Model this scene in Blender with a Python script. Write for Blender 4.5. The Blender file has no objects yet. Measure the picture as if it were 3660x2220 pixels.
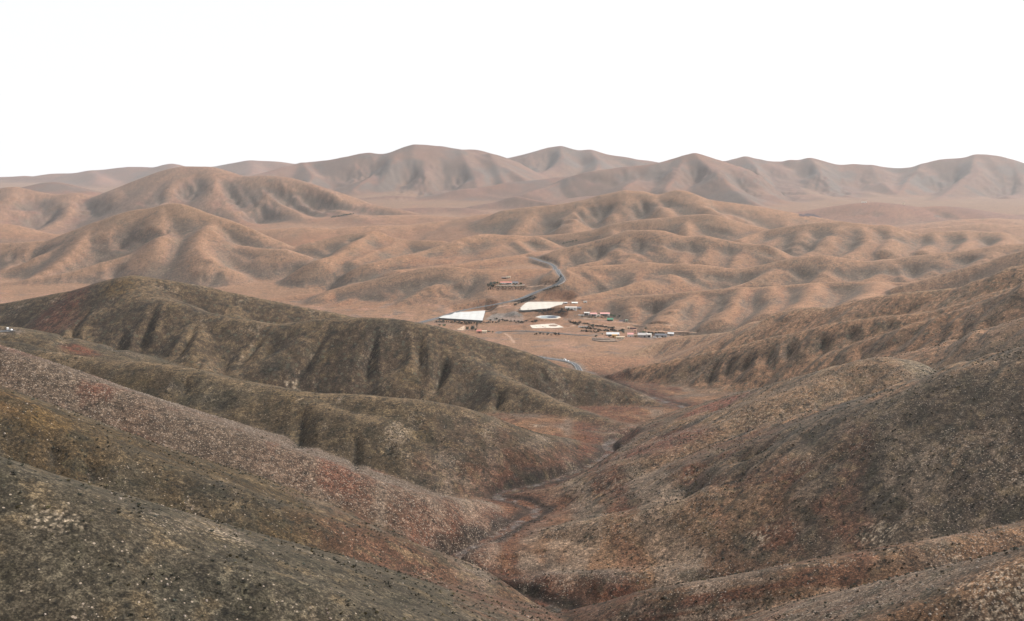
import bpy, bmesh, math, random
import numpy as np

# ------------------------------------------------------------------ survey
# The land was surveyed from the view point as sight angles and distances:
# (across, down, distance) with F the focal length in the same units.
F, CX, HY, CAMZ = 2367.0, 1232.0, 440.0, 300.0
GN = 1.0                      # grid density

def P(px, py, d):
    return ((px - CX) / F * d, float(d), CAMZ - (py - HY) / F * d)

def parse(s):
    out = []
    for t in s.split(';'):
        a = [float(v) for v in t.split(',')]
        if len(a) == 2:
            a.append(float('nan'))
        out.append(a)
    a = np.array(out)
    i = np.arange(len(a)); ok = ~np.isnan(a[:, 2])
    a[:, 2] = np.exp(np.interp(i, i[ok], np.log(a[ok, 2])))
    return a

def catmull(p, n=4):
    if len(p) < 3:
        return p
    q = np.vstack([2 * p[0] - p[1], p, 2 * p[-1] - p[-2]])
    out = []
    for i in range(1, len(q) - 2):
        p0, p1, p2, p3 = q[i - 1], q[i], q[i + 1], q[i + 2]
        for t in np.arange(n) / n:
            out.append(.5 * ((2 * p1) + (-p0 + p2) * t + (2 * p0 - 5 * p1 + 4 * p2 - p3) * t ** 2 + (-p0 + 3 * p1 - 3 * p2 + p3) * t ** 3))
    out.append(q[-2])
    return np.array(out)

RIDGES = []
def R(s, slope, r, lam, amp, cls, lg=None):
    RIDGES.append((parse(s), slope, r, lam, amp, cls, lg or lam))

# classes: 0 valley floor, 1 far range, 2 mid tan hills, 3 dark scrub hills with cloud shadow in the tone, 4 olive near slopes, 5 rubble slope, 6 right rocky spurs, 7 hills in the left distance
MS = (.66, 24, 190, .1, 2, 200)
MSJ = (.58, 30, 220, .2, 2, 220)
MS2 = (.6, 18, 120, .2, 2, 130)
HS = (.68, 16, 160, .1, 8, 180)
FARS = (.46, 26, 340, .55, 1, 420)
# far ranges
R('-300,432,12000;0,424;61,421;80,423;130,416;184,415;219,410;260,405;294,401;341,400;379,402;413,394;444,400;505,400;560,392;601,386;662,387;703,392;760,396;840,400,12000', .34, 60, 700, .4, 1)
R('413,394,12000;420,420,11200;400,440,10400', .34, 60, 600, .4, 1)
R('601,386,12000;610,410,11200;590,430,10400', .34, 60, 600, .4, 1)
R('219,410,12000;240,425,11300;230,440,10600', .34, 60, 600, .4, 1)
R('500,452,7700;560,432,8100;640,412,8500;727,391,9000;808,381;867,368;890,367;924,368;955,362;997,347,9000;1044,348;1073,351;1105,358;1141,357;1177,366;1214,379;1260,400,9300;1300,425,9300', *FARS)
R('997,347,9000;992,375,8650;1013,402,8400;1035,430,8000;1045,452,7650', .52, 18, 240, .4, 1)
R('890,367,9000;900,400,8500;880,430,8050;850,455,7700', .52, 18, 240, .4, 1)
R('1105,358,9000;1125,395,8550;1140,425,8150;1150,450,7800', .52, 18, 240, .4, 1)
R('727,391,9000;750,420,8400;740,445,7900', .5, 18, 240, .4, 1)
R('1177,366,9000;1200,410,8500;1215,440,8000', .5, 18, 240, .4, 1)
R('1140,395,10500;1214,380,10500;1266,368;1300,359;1334,351;1351,351;1388,359;1419,360;1457,368;1505,375;1525,381;1559,384;1600,391,10500;1660,400,10500', *FARS)
R('1351,351,10500;1340,385,9900;1300,410,9300', .52, 24, 240, .4, 1)
R('1419,360,10500;1440,390,9900;1430,415,9300', .52, 24, 240, .4, 1)
R('1060,478,7000;1108,455,7100;1150,450;1200,442,7300;1240,436;1300,430,7500;1380,422,7700', .3, 25, 160, .5, 1)
R('1270,462,6600;1341,438,7000;1406,414;1491,402;1580,391;1616,383,7500;1648,374;1668,368,7500;1681,369;1736,388,7500;1775,405,7600', .44, 24, 300, .5, 1)
R('1668,368,7500;1700,395,7100;1735,428,6600;1785,468,6100;1830,496,5700', .48, 18, 240, .4, 1)
R('1648,374,7500;1630,415,6950;1600,455,6450', .5, 18, 240, .4, 1)
R('1580,391,7500;1540,425,6950;1500,452,6500', .5, 18, 240, .4, 1)
R('1690,389,9500;1767,384,9500;1793,376;1809,380;1836,385;1888,386;1902,382;1926,383;1950,379;1971,383;2002,391;2029,394;2064,393;2098,396;2126,399;2187,402;2222,393;2263,381;2325,377;2349,371,9500;2387,371;2408,375;2435,386;2463,397;2520,410;2620,420,9500', *FARS)
R('1950,379,9500;1980,415,8700;2030,455,7900;2075,485,7200', .52, 20, 240, .4, 1)
R('1793,376,9500;1840,415,8600;1880,450,7900;1910,482,7300', .52, 20, 240, .4, 1)
R('2098,396,9500;2120,430,8700;2150,462,8000', .52, 20, 240, .4, 1)
R('2349,371,9500;2330,415,8700;2290,455,7900;2240,485,7200', .52, 20, 240, .4, 1)
R('2435,386,9500;2450,425,8700;2420,465,7800', .52, 20, 240, .4, 1)
R('2222,393,9500;2190,430,8700;2160,470,7800', .52, 20, 240, .4, 1)
# low swells before the far right range
R('1940,520,5100;1995,509,5200;2046,492;2098,486;2153,490;2201,497;2270,495;2322,502;2373,512;2463,515;2600,512,5200', .22, 60, 260, .5, 1)
R('2180,545,4400;2270,532,4500;2356,524,4600;2463,527,4700;2560,525,4700', .22, 50, 200, .5, 2)
R('2120,556,4000;2201,550,4000;2287,543;2373,536;2463,540;2560,540,4000', .22, 50, 200, .5, 2)
R('1150,500,6000;1230,492,6100;1330,484,6200;1420,470,6300;1500,470,6300', .2, 40, 220, .5, 1)
R('820,480,6900;930,471,7000;1040,466,7050;1150,470,7000;1230,478,6800', .3, 20, 160, .4, 1)
R('1140,494,5900;1200,483,6000;1240,470,6050;1275,477,6000;1340,489,5900', .42, 18, 140, .4, 1)
R('960,500,5600;1040,497,5650;1120,499,5600', .25, 20, 140, .4, 1)
R('1600,500,5600;1700,492,5700;1800,500,5600;1880,508,5500', .3, 22, 160, .4, 1)
# left distant hills
R('20,455,7000;72,446;123,436;143,440;191,458;239,472;290,480,7000', .28, 40, 260, .4, 1)
R('-260,470,5400;-80,462,5400;0,453;34,450;79,458;143,467;184,464,5400;219,474;253,469;294,461;328,444;362,426;403,409;441,401;471,399,5500;505,402;533,411;563,422;601,423;649,421;690,426;734,439;785,456;840,472;863,483;910,493;962,503;1010,514,5000;1050,522,4900', .46, 50, 190, .5, 7, 260)
R('441,401,5500;425,440,5200;405,475,4950;385,500,4750', .46, 30, 120, .5, 7)
R('505,402,5500;502,440,5200;520,480,4950;560,520,4700;610,548,4450', .46, 50, 200, .3, 7)
R('601,423,5450;640,460,5150;690,495,4850;740,525,4600', .46, 30, 90, .6, 7)
R('690,426,5400;760,470,5050;820,500,4800;880,520,4600', .42, 30, 90, .6, 7)
R('184,464,5400;172,500,5050;140,535,4750;90,555,4500', .46, 40, 130, .45, 7)
R('34,450,5400;20,490,5050;-20,530,4700', .46, 40, 130, .45, 7)
R('294,461,5450;300,500,5100;280,535,4700', .46, 40, 130, .45, 7)
R('-120,528,4250;0,535,4300;34,542;75,554;120,561;154,566;200,580,4300', .36, 40, 120, .3, 2)
R('640,552,3813;740,545;808,551,3813;842,545;904,540;979,539;1030,534,3952;1098,527;1150,516;1208,510;1250,505,4138;1330,497,4185', .24, 45, 160, .5, 2)
R('760,522,4700;830,520,4700;930,516;1010,516,4800;1100,522,4700', .16, 40, 160, .5, 2)
# peaked mid hill with its long left foot
MJ = (.5, 34, 280, .2, 2, 300)
R('1218,504,3906;1286,496;1368,487;1416,477;1457,466;1505,458,3952;1546,462;1587,468;1628,459;1644,460;1668,471;1695,478;1754,486;1809,493;1857,502;1926,515;1974,524;2010,530,3906', *MJ)
R('1457,466,3952;1430,490,3860;1400,515,3766;1375,535,3697', *MSJ)
R('1546,462,3952;1565,490,3836;1555,515,3743;1520,532,3674', *MSJ)
R('1505,458,3952;1490,490,3836;1470,520,3720;1440,545,3627', *MSJ)
R('1368,487,4550;1320,515,4300;1250,540,4080;1180,553,3900', .30, 40, 140, .4, 2)
R('1668,471,3952;1720,500,3813;1770,520,3720', *MSJ)
R('1628,459,3952;1640,490,3836;1620,510,3766', *MSJ)
# left big hill
HH = (.60, 18, 170, .16, 8, 190)
R('-220,600,3089;-100,592,3117;0,583,3144;68,580;123,575;171,556;219,538;273,519;318,505;369,500;396,493;417,489,3200;447,493;492,510;546,527;601,550;669,579;710,599,3061;751,616;796,630,2950', *HH)
R('417,489,3200;440,503,3161;463,525,3117;485,545,3083;492,556,3061', *HH)
R('492,556,3061;444,569,3006;393,586,2950;341,603,2900;294,619,2856;205,644,2789;102,665,2733;0,682,2700;-150,705,2644', *HH)
R('492,556,3061;533,576,3022;580,587,2994;632,597,2967;683,599,2950;730,612,2933', *HH)
R('683,599,2950;632,617,2911;580,638,2867;540,655,2828;500,675,2783;462,698,2744', *HH)
R('796,630,2950;751,648,2867;700,670,2800;649,680,2756;587,687,2722;526,697,2694', *HH)
R('369,500,3200;335,535,3117;300,570,3050;270,598,3000', *HS)
R('219,538,3172;170,578,3061;90,618,2950;0,654,2894;-100,690,2839', *HS)
R('796,630,3150;859,634,3080;927,638,3050;1000,648,2950', .36, 40, 120, .3, 2)
R('860,680,2560;840,685,2550;785,699,2500;717,709,2460;649,718,2430;580,725,2400', .36, 35, 110, .3, 2)
R('780,705,2388;808,692,2436;859,680;910,668,2460;960,656;999,647,2472;1054,638,2478;1102,643;1143,650;1170,655,2448;1200,665,2424', .52, 22, 130, .3, 2, 140)
R('999,647,2472;965,685,2388;930,718,2316;880,738,2256', *MS2)
R('1102,643,2472;1090,685,2388;1075,715,2322;1040,735,2256', *MS2)
R('910,668,2460;870,700,2388;810,728,2316', *MS2)
# K folds
MK = (.54, 26, 200, .17, 2, 220)
R('740,585,3099;808,568,3145;852,558;897,555,3191;921,562;968,572;1006,575;1060,577,3145', *MK)
R('897,555,3191;855,582,3006;815,606,2868;770,622,2775', *MS)
R('968,572,3164;905,600,2960;850,624,2812', *MS)
R('1290,568,3099;1260,566,3099;1218,565,3071;1170,562,3052;1130,569,3006;1080,584,2914;1030,599,2849;970,614,2775;900,631,2710', *MK)
R('1327,600,2976;1266,609,2861;1180,621,2774;1110,631,2717;1030,643,2669;960,648,2611', *MK)
R('1200,590,2976;1140,605,2899;1080,620,2803;1010,632,2746', .36, 35, 120, .4, 2)
# right folds
MM = (.60, 26, 210, .17, 2, 220)
R('1250,568,3216;1327,563,3220;1423,553;1491,534,3240;1559,524,3250;1648,518,3260;1678,514,3260;1712,515;1754,528;1802,540;1836,548,3240;1880,560,3220', *MM)
R('1559,524,3250;1575,548,3216;1560,565,3190', *MS)
R('1648,518,3260;1640,540,3224;1610,556,3196', *MS)
R('1754,528,3260;1745,548,3230;1715,562,3200', *MS)
R('1423,553,3224;1400,572,3190;1360,585,3170', *MS)
R('1780,572,3000;1830,557,3100;1874,548;1926,540;1974,534;2026,535;2064,540;2132,543;2167,552;2208,562;2253,558;2322,555;2408,558;2463,569;2560,575,3100', *MM)
R('1974,534,3300;1940,555,3150;1885,568,3050;1836,584,2950;1781,612,2820;1730,634,2720', *MM)
R('2064,540,3100;2085,570,2953;2070,598,2820;2040,615,2740', *MS)
R('2026,535,3100;2000,565,2967;1975,590,2853;1930,612,2753', *MS)
R('2253,558,3100;2245,582,2953;2220,600,2833', *MS)
R('2322,555,3100;2330,580,2953;2310,598,2833', *MS)
R('2408,558,3100;2420,575,2967;2400,592,2833', *MS)
R('2132,543,3100;2150,570,2953;2130,598,2800', *MS)
R('1330,606,2825;1354,597,2850;1400,586;1457,572,2875;1511,556,2900;1539,553;1593,555;1648,568;1692,565;1737,574;1788,583;1836,586,2825', *MM)
R('1511,556,2900;1490,590,2790;1455,618,2710;1400,635,2650', *MS)
R('1593,555,2900;1590,590,2785;1565,615,2710;1530,632,2660', *MS)
R('1648,568,2880;1650,598,2780;1635,625,2690', *MS)
R('1692,565,2880;1705,595,2775;1690,622,2690', *MS)
R('1350,652,2400;1368,644,2450;1457,638,2480;1559,632,2500;1616,634;1650,633;1702,638;1754,645;1802,643;1857,633;1916,620;1978,616,2500;2029,620;2081,626;2132,622;2201,612;2270,607;2339,598;2408,588;2463,584;2560,570,2500', *MM)
R('1916,620,2500;1865,648,2428;1805,672,2374;1750,692,2334', *MS)
R('1978,616,2500;1990,648,2424;1975,675,2356', *MS)
R('2132,622,2500;2120,650,2419;2090,672,2356', *MS)
R('2270,607,2500;2250,640,2410;2210,665,2342', *MS)
R('2408,588,2500;2370,622,2401;2320,650,2329', *MS)
R('1702,638,2491;1670,665,2428;1630,690,2374', *MS)
R('1559,632,2500;1545,665,2428;1510,690,2374', *MS)
R('1365,716,2180;1440,705,2230;1502,692,2280;1556,674,2330;1610,655,2400', .55, 15, 80, .3, 2)
R('1385,690,2330;1430,676,2380;1480,662,2420;1530,648,2460', .55, 15, 80, .3, 2)
R('1355,731,2100;1406,724,2130;1474,717,2150;1529,711;1616,705,2110;1685,698,2095;1788,693,2075;1857,691;1960,682,2040;2029,679;2115,677,2000;2184,679;2236,674,1960;2287,662;2356,639,1880;2408,619;2463,601,1820;2560,575,1780', .58, 20, 110, .3, 2, 120)
R('1685,698,2125;1650,730,1975;1610,762,1862;1570,782,1800', *MS2)
R('1788,693,2062;1770,735,1912;1740,765,1812', *MS2)
R('1857,691,2038;1870,725,1888;1850,752,1788', *MS2)
R('1960,682,2012;1950,715,1850;1920,738,1762', *MS2)
R('2115,677,1962;2100,700,1812;2070,715,1712', *MS2)
R('1080,668,2420;1155,649,2460;1250,646,2480;1340,645,2520', .32, 20, 110, .25, 2)
# right rocky spurs
RS = (.58, 14, 55, .38, 6, 60)
R('2600,600,1200;2463,640,1190;2385,667,1200;2314,688;2220,697,1240;2110,713,1285;2012,738,1315;1946,740,1340;1880,761;1825,780,1400;1759,797,1440;1640,812,1520;1560,832,1510;1500,856,1470', .5, 18, 60, .35, 6, 60)
R('2463,684,1125;2385,705,1135;2303,731,1145;2220,749,1165;2100,761,1185;2012,777,1200;1946,794,1215;1836,818,1240;1726,843,1265;1616,865,1290;1540,880,1305;1460,893,1310', *RS)
R('2600,640,1030;2464,690,1050;2410,712,1060;2275,757,1080;2165,793,1100;2055,833,1120;1946,873,1140;1836,909,1150;1740,934,1150;1660,952,1140;1610,962,1130', *RS)
R('2600,735,870;2464,778,875;2358,817,885;2275,850,892;2209,879,900;2130,905,915;2030,930,930;1900,962,950;1800,985,965;1720,1000,978', .46, 14, 50, .3, 6, 50)
R('2066,876,735;2094,864;2121,861,740;2150,862;2180,873,752;2231,893,762;2330,895,760', .46, 16, 50, .25, 6, 50)
R('2121,861,740;2066,877;2022,893,722;1973,915;1891,942,695;1836,972;1781,1003,672;1726,1025;1671,1052,650;1616,1077,640;1540,1112,635;1460,1146,640;1390,1180,640;1330,1205,634', .46, 14, 40, .28, 6, 42)
R('2600,795,528;2464,846,530;2385,865;2330,884,530;2275,909;2193,964,530;2110,1014;2050,1042,530;1973,1069,530;1891,1113,525;1808,1151,520;1726,1173;1616,1206,520;1510,1230,525;1410,1250,530;1320,1275,535;1250,1294,537', .52, 11, 26, .55, 6, 26)
R('2600,960,500;2464,1066,480;2385,1129,470;2297,1217,457;2220,1252,450;2110,1281,450;2000,1305;1891,1327,452;1750,1346,455;1616,1362,460;1450,1372,464;1300,1378,468;1190,1386,472', .55, 8, 28, .3, 11, 25)
R('2600,1225,385;2464,1255,380;2330,1278,374;2200,1300,370;2000,1340,368;1836,1372,370;1726,1393,372;1616,1416,376;1540,1450,380;1490,1490,384;1450,1530,388', .55, 8, 28, .3, 11, 25)
R('2650,1270,265;2464,1343,260;2385,1376,258;2275,1426,256;2165,1477,255;2080,1520,255;1980,1580,258', .6, 7, 24, .3, 11, 20)
# left side
DK = (.62, 16, 60, .36, 3, 60)
R('-260,752,1330;-100,738,1310;0,729,1290;51,721;120,709;191,695;256,675;290,667,1250;318,665,1250;359,668;410,675;478,687;546,702;649,724,1300;751,745;841,762,1310;940,795,1310', *DK)
R('318,668,1250;330,690,1220;359,707,1190;410,719,1165;461,738;512,752;581,766,1130;649,778;683,779,1120;734,773;802,766;841,764,1112;870,762;920,762,1110;960,766;1000,774,1110;1050,785;1100,799;1160,819;1245,842,1105;1288,859;1332,876,1100;1389,889;1441,908,1090;1507,932,1075;1572,958,1050;1620,980,1025;1660,1005,1000', *DK)
R('1050,786,1108;1109,840,1060;1157,875;1201,898,1010;1266,924;1332,955,960;1419,992,925;1507,1021,895;1572,1040,882', *DK)
R('318,668,1250;285,720,1200;245,775,1150;205,830,1090', .7, 18, 60, .3, 3, 60)
R('-200,770,960;0,785,950;60,800,940;130,830,930', .4, 25, 40, .2, 4, 40)
CC = (.46, 12, 40, .3, 4, 40)
R('-200,812,830;0,818,815;44,830,810;102,841;195,853,790;297,864;410,876,770;512,899,760;581,913;683,936,745;751,945;841,948,735;895,952;983,961,730;1070,975;1114,989,735;1201,1020,745;1288,1045,770;1376,1060,797;1432,1068,815', *CC)
R('683,936,745;760,960,720;808,981,705;895,1003,695;939,1025;1026,1060,685;1114,1090,683;1201,1125,685;1245,1147,688', *CC)
#R('410,876,900;440,915,850;500,960,800;560,1000,750', *CC)
#R('560,908,875;610,950,820;680,1000,770;740,1050,720', *CC)
#R('683,936,862;740,985,805;820,1050,740;880,1110,680', *CC)
#R('895,1003,800;960,1070,730;1010,1120,690', *CC)
R('-200,760,530;0,832,520;60,855;154,893;273,930;341,958;410,985,515;512,1019;581,1046;683,1080;751,1104;808,1131,518;873,1153;939,1173,530;1004,1189,545;1090,1202,575;1160,1212,612', .54, 12, 40, .12, 5, 30)
R('-200,860,385;0,945,385;80,985;154,1017;290,1080;410,1126,388;512,1164;615,1205;717,1235,400;808,1262;895,1290,415;983,1330;1052,1370,440;1114,1400;1201,1427,440;1288,1453;1376,1480,430;1440,1500,430', .58, 9, 32, .25, 10, 28)
R('-220,1030,236;0,1118,236;68,1143;137,1174;205,1208;273,1242;341,1273;410,1300,236;512,1331;581,1355;683,1389;751,1420,238;841,1452;930,1495,240;1020,1550,242', .58, 8, 30, .2, 9, 24)

# valley floor and foot levels
FLOOR = '1420,1482,436;1250,1430,470;1080,1366,490;1180,1290,540;1290,1225,610;1190,1192,640;1400,1130,720;1465,1075,810;1690,1035,905;1680,1005,980;1580,960,1120;1450,905,1330;1520,862,1500;1400,805,1800;1300,762,2080;1150,748,2200;1600,800,1850;1250,835,1650;900,770,2050;700,800,1900;1350,702,2400;1215,684,2400;1275,616,3000;1360,663,2640;1150,728,2250;1270,720,2260;700,735,2350;300,740,2250;0,735,2200;950,572,4000;700,562,4000;1100,491,6500;800,492,6500;2100,503,6000;2400,505,6000;1700,520,5000;50,572,4500;300,560,4500;300,470,9000;1000,462,8000;1500,466,8000;2200,468,8500;700,445,10500;1700,440,11000;2400,445,12000;0,445,10500;1200,430,15000;-300,440,15000;2700,440,15000;1900,800,1800;2400,720,2000;2000,681,2800;2400,657,3000;2100,621,3400;1300,558,4300;1600,681,2800;1000,636,3200;1600,600,3700;400,1250,480;0,1300,460;1000,1500,400;1800,1450,440;2300,1250,520;600,950,1000;200,870,1150;2100,1000,700;2300,900,1000;1232,2200,200;0,2400,200;2464,2400,200;1232,4200,90;-600,4200,90;3000,4200,90;-800,900,1000;3200,900,1000;-800,640,3000;3200,640,3000'
STREAM = '1500,1500,425;1420,1482,436;1330,1458,448;1250,1430,462;1165,1405,475;1110,1388,482;1078,1366,492;1092,1340,506;1140,1312,522;1195,1285,545;1250,1252,580;1292,1226,610;1255,1205,628;1195,1192,642;1260,1172,668;1330,1155,690;1395,1132,718;1445,1105,755;1468,1085,795;1462,1068,825;1490,1054,855;1560,1049,880;1640,1040,900;1700,1030,920;1712,1012,958;1670,995,1000;1655,980,1040;1600,965,1100;1540,945,1180;1460,915,1290;1420,895,1370'

# gullies, followed from the view point: path; half width, depth in metres
GULLIES = []
def G(w, dep, *paths):
    for p in paths:
        GULLIES.append((parse(p.replace(' ', ';').replace(';;', ';')) if 0 else np.array([[float(v) for v in t.split(',')] for t in p.split()]), w, dep))
G(75, 26, '427,515 393,549 341,576 294,612', '137,586 68,617 0,645', '335,535 300,573 268,600')
G(60, 18, '560,631 512,665 478,684', '505,525 546,556 587,580 632,595', '734,631 703,651 670,672', '813,648 796,682 780,700', '307,645 273,658 246,675')
G(40, 12, '72,685 44,713', '649,696 625,716', '700,690 670,705')
G(95, 42, '475,416 471,450 447,487', '386,467 379,494', '608,433 666,467 734,515', '666,433 751,481 820,515', '563,433 615,481 666,528', '700,446 768,481 833,505', '580,494 649,535')
G(60, 26, '444,436 437,474', '640,440 700,478 770,522', '740,455 800,487 850,508', '520,420 560,470 600,520')
G(110, 40, '113,470 68,494 20,505', '191,470 219,494 205,528', '260,494 222,525', '147,494 113,522 85,549')
G(170, 70, '999,382 986,416 955,446', '1054,371 1068,416 1040,453 999,477', '893,371 890,405 869,433', '1102,392 1115,423 1098,450', '842,405 828,440')
G(170, 70, '1668,386 1678,417 1650,448', '1754,406 1788,441 1829,475', '1433,420 1420,440', '1560,405 1540,435', '1340,365 1320,385 1293,415', '1400,372 1395,400')
G(220, 90, '1836,392 1857,423 1891,451 1909,482', '2022,406 2019,441 2046,468', '2435,399 2435,441 2408,475', '2201,413 2215,445', '2300,395 2290,430 2250,460', '2120,410 2110,445', '1950,395 1945,430')
G(60, 16, '2267,509 2274,527', '2126,510 2091,523', '2360,515 2350,530')
G(90, 40, '1375,498 1406,522 1430,551', '1525,467 1552,487 1542,508 1508,522', '1457,494 1416,511', '1348,528 1327,559', '1610,475 1600,500', '1720,495 1740,515', '1480,480 1450,505 1440,530')
G(60, 20, '992,576 958,597', '907,573 890,593', '876,566 828,586', '1177,573 1132,593 1081,617', '1098,583 1047,603 999,617', '1296,580 1290,598', '940,600 920,625')
G(55, 20, '1149,655 1132,682 1108,703 1085,725', '890,665 897,690', '1061,668 1081,689', '880,709 865,725', '960,680 975,710', '1030,665 1035,690')
G(70, 30, '1450,576 1440,603 1419,631', '1532,563 1542,590 1532,617', '1481,576 1488,603', '1737,551 1730,566', '1737,578 1754,596 1733,616', '1912,578 1943,599 1960,612', '1995,555 2000,570', '2026,580 2053,600', '2229,572 2246,596', '2305,565 2305,590', '1610,575 1618,605', '2160,560 2170,585', '2380,572 2375,592', '1660,580 1680,610', '1850,595 1840,620')
G(55, 24, '1716,651 1733,682', '1809,651 1788,675 1768,690', '1926,640 1912,670', '2074,644 2091,671', '2201,630 2184,668', '2253,630 2253,660', '2130,640 2135,665', '2340,612 2330,635', '1600,655 1589,695', '1518,655 1461,687 1420,700', '1660,655 1665,690', '2020,640 2010,668')
G(40, 17, '1668,712 1644,764', '1864,703 1864,737', '1971,700 1960,730', '1671,725 1647,747 1625,780', '1740,712 1720,760', '1790,705 1800,750', '2060,692 2050,718', '1920,698 1910,735', '1580,722 1560,760')
G(9.5, 7.5, '307,794 290,831 273,853', '642,795 608,838 574,886', '799,778 744,862 710,935', '1013,800 1010,850 1004,905', '1074,850 1060,903 1039,955', '1293,885 1323,925', '1201,930 1192,999', '225,730 175,800 150,830', '385,720 350,800 335,850', '480,770 450,820 420,870', '905,790 890,860 880,930')
G(6, 2.5, '856,1040 856,1104 847,1130', '939,1055 935,1105')
G(12, 6, '553,937 535,975 512,1009', '450,900 430,960', '740,970 720,1040 705,1075', '1100,1110 1110,1160', '1000,1000 990,1040')
G(14, 8, '1753,1095 1671,1140 1643,1190 1610,1205', '1891,1040 1810,1090 1753,1105')
G(12, 7, '1808,850 1780,900', '1862,835 1840,885', '1911,815 1890,870', '1990,795 1965,850', '2060,780 2040,825', '2150,765 2130,800', '2270,765 2250,840', '2320,745 2300,825', '2380,735 2375,800', '1720,870 1700,930', '1766,855 1740,915')
G(6, 2.6, '341,1201 328,1242', '420,1200 427,1290', '649,1270 642,1351', '478,1235 454,1293', '205,1090 240,1170', '120,1040 130,1130', '760,1290 745,1380', '560,1220 550,1310')

# ------------------------------------------------------------------ land grid
def perlin2(x, y, seed):
    rng = np.random.RandomState(seed)
    perm = rng.permutation(512).astype(np.int32)
    ang = rng.rand(512) * 2 * np.pi
    gx, gy = np.cos(ang).astype(np.float32), np.sin(ang).astype(np.float32)
    xi = np.floor(x).astype(np.int32); yi = np.floor(y).astype(np.int32)
    fx = (x - xi).astype(np.float32); fy = (y - yi).astype(np.float32)
    u = fx * fx * fx * (fx * (fx * 6 - 15) + 10); v = fy * fy * fy * (fy * (fy * 6 - 15) + 10)
    def g(ix, iy, dx, dy):
        h = perm[(perm[(ix) & 511] + iy) & 511]
        return gx[h] * dx + gy[h] * dy
    a = g(xi, yi, fx, fy); b = g(xi + 1, yi, fx - 1, fy)
    c = g(xi, yi + 1, fx, fy - 1); d = g(xi + 1, yi + 1, fx - 1, fy - 1)
    ab = a + (b - a) * u; cd = c + (d - c) * u
    return (ab + (cd - ab) * v) * 1.45

def fbm2(x, y, lam, seed, octs=3, gain=.5):
    s = 0; a = 1.0; t = 0
    for o in range(octs):
        s = s + a * perlin2(x / lam, y / lam, seed + o); t += a; a *= gain; lam *= .5
    return s / t

def ss(a, b, x):
    t = np.clip((x - a) / (b - a), 0, 1)
    return t * t * (3 - 2 * t)

NU, NV = int(1150 * GN), int(1750 * GN)
APEX = 90.0
us = np.linspace(-.78, .78, NU)
# rows: even in the log of the distance, a little denser in the settled middle distance
lv = np.linspace(math.log(70.), math.log(15500.), 4000)
dens = 1 + .9 * np.exp(-((lv - math.log(500)) / .8) ** 2) + .9 * np.exp(-((lv - math.log(2100)) / .6) ** 2)
cum = np.cumsum(dens); cum = (cum - cum[0]) / (cum[-1] - cum[0])
vs = np.exp(np.interp(np.linspace(0, 1, NV), cum, lv))
vs = np.concatenate([np.linspace(-340, 66, 60), vs])
NV = len(vs)
V2 = np.repeat(vs[:, None], NU, 1).astype(np.float64)
X = us[None, :] * (np.maximum(V2, -340) + APEX + 400 * np.exp(-np.maximum(V2, 0) / 120) * (V2 < 2000))
Y = V2
DIST = np.sqrt(X ** 2 + np.maximum(Y, 60) ** 2)

def tps_fit(p, smooth=1e-3):
    a = np.stack([2.2 * p[:, 0] / (p[:, 1] + 60), np.log(p[:, 1] + 60)], 1)
    n = len(a)
    r2 = ((a[:, None] - a[None]) ** 2).sum(-1) + 1e-9
    K = .5 * r2 * np.log(r2) + smooth * np.eye(n)
    Q = np.hstack([np.ones((n, 1)), a])
    A = np.block([[K, Q], [Q.T, np.zeros((3, 3))]])
    w = np.linalg.solve(A, np.concatenate([p[:, 2], np.zeros(3)]))
    return a, w

def tps_eval(fit, x, y):
    a, w = fit
    yy = np.maximum(y, 40) + 60
    qx = 2.2 * x / yy; qy = np.log(yy)
    z = w[-3] + w[-2] * qx + w[-1] * qy
    for i in range(len(a)):
        r2 = (qx - a[i, 0]) ** 2 + (qy - a[i, 1]) ** 2 + 1e-9
        z = z + w[i] * .5 * r2 * np.log(r2)
    return z

fpts = np.array([P(*a) for a in parse(FLOOR)])
fit = tps_fit(fpts)
# evaluate the smooth floor on a coarse grid, then spread it
st = 6
ri = np.unique(np.concatenate([np.arange(0, NV, st), [NV - 1]])); ci = np.unique(np.concatenate([np.arange(0, NU, st), [NU - 1]]))
zc = tps_eval(fit, X[np.ix_(ri, ci)], Y[np.ix_(ri, ci)])
tmp = np.empty((len(ri), NU))
for k in range(len(ri)):
    tmp[k] = np.interp(np.arange(NU), ci, zc[k])
ZF = np.empty((NV, NU))
for k in range(NU):
    ZF[:, k] = np.interp(np.arange(NV), ri, tmp[:, k])

def world_line(s, n=6):
    return catmull(np.array([P(*q) for q in parse(s)]), n)

def line_dist(p, pad):
    """distance to a line in plan and level of the nearest point; only near the line"""
    Dm = np.full((NV, NU), 1e6); Zm = np.zeros((NV, NU))
    r0, r1 = np.searchsorted(vs, p[:, 1].min() - pad), np.searchsorted(vs, p[:, 1].max() + pad)
    blk = X[r0:r1]
    cols = np.where(((blk >= p[:, 0].min() - pad) & (blk <= p[:, 0].max() + pad)).any(0))[0]
    sl = (slice(r0, r1), slice(cols[0], cols[-1] + 1))
    x, y = X[sl], Y[sl]
    D, ZZ = Dm[sl], Zm[sl]
    for i in range(len(p) - 1):
        ax, ay, az = p[i]; bx, by, bz = p[i + 1]
        dx, dy = bx - ax, by - ay
        t = np.clip(((x - ax) * dx + (y - ay) * dy) / (dx * dx + dy * dy + 1e-9), 0, 1)
        d = np.hypot(x - ax - t * dx, y - ay - t * dy)
        up = d < D
        D[up] = d[up]; ZZ[up] = (az + t * (bz - az))[up]
    return Dm, Zm

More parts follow.
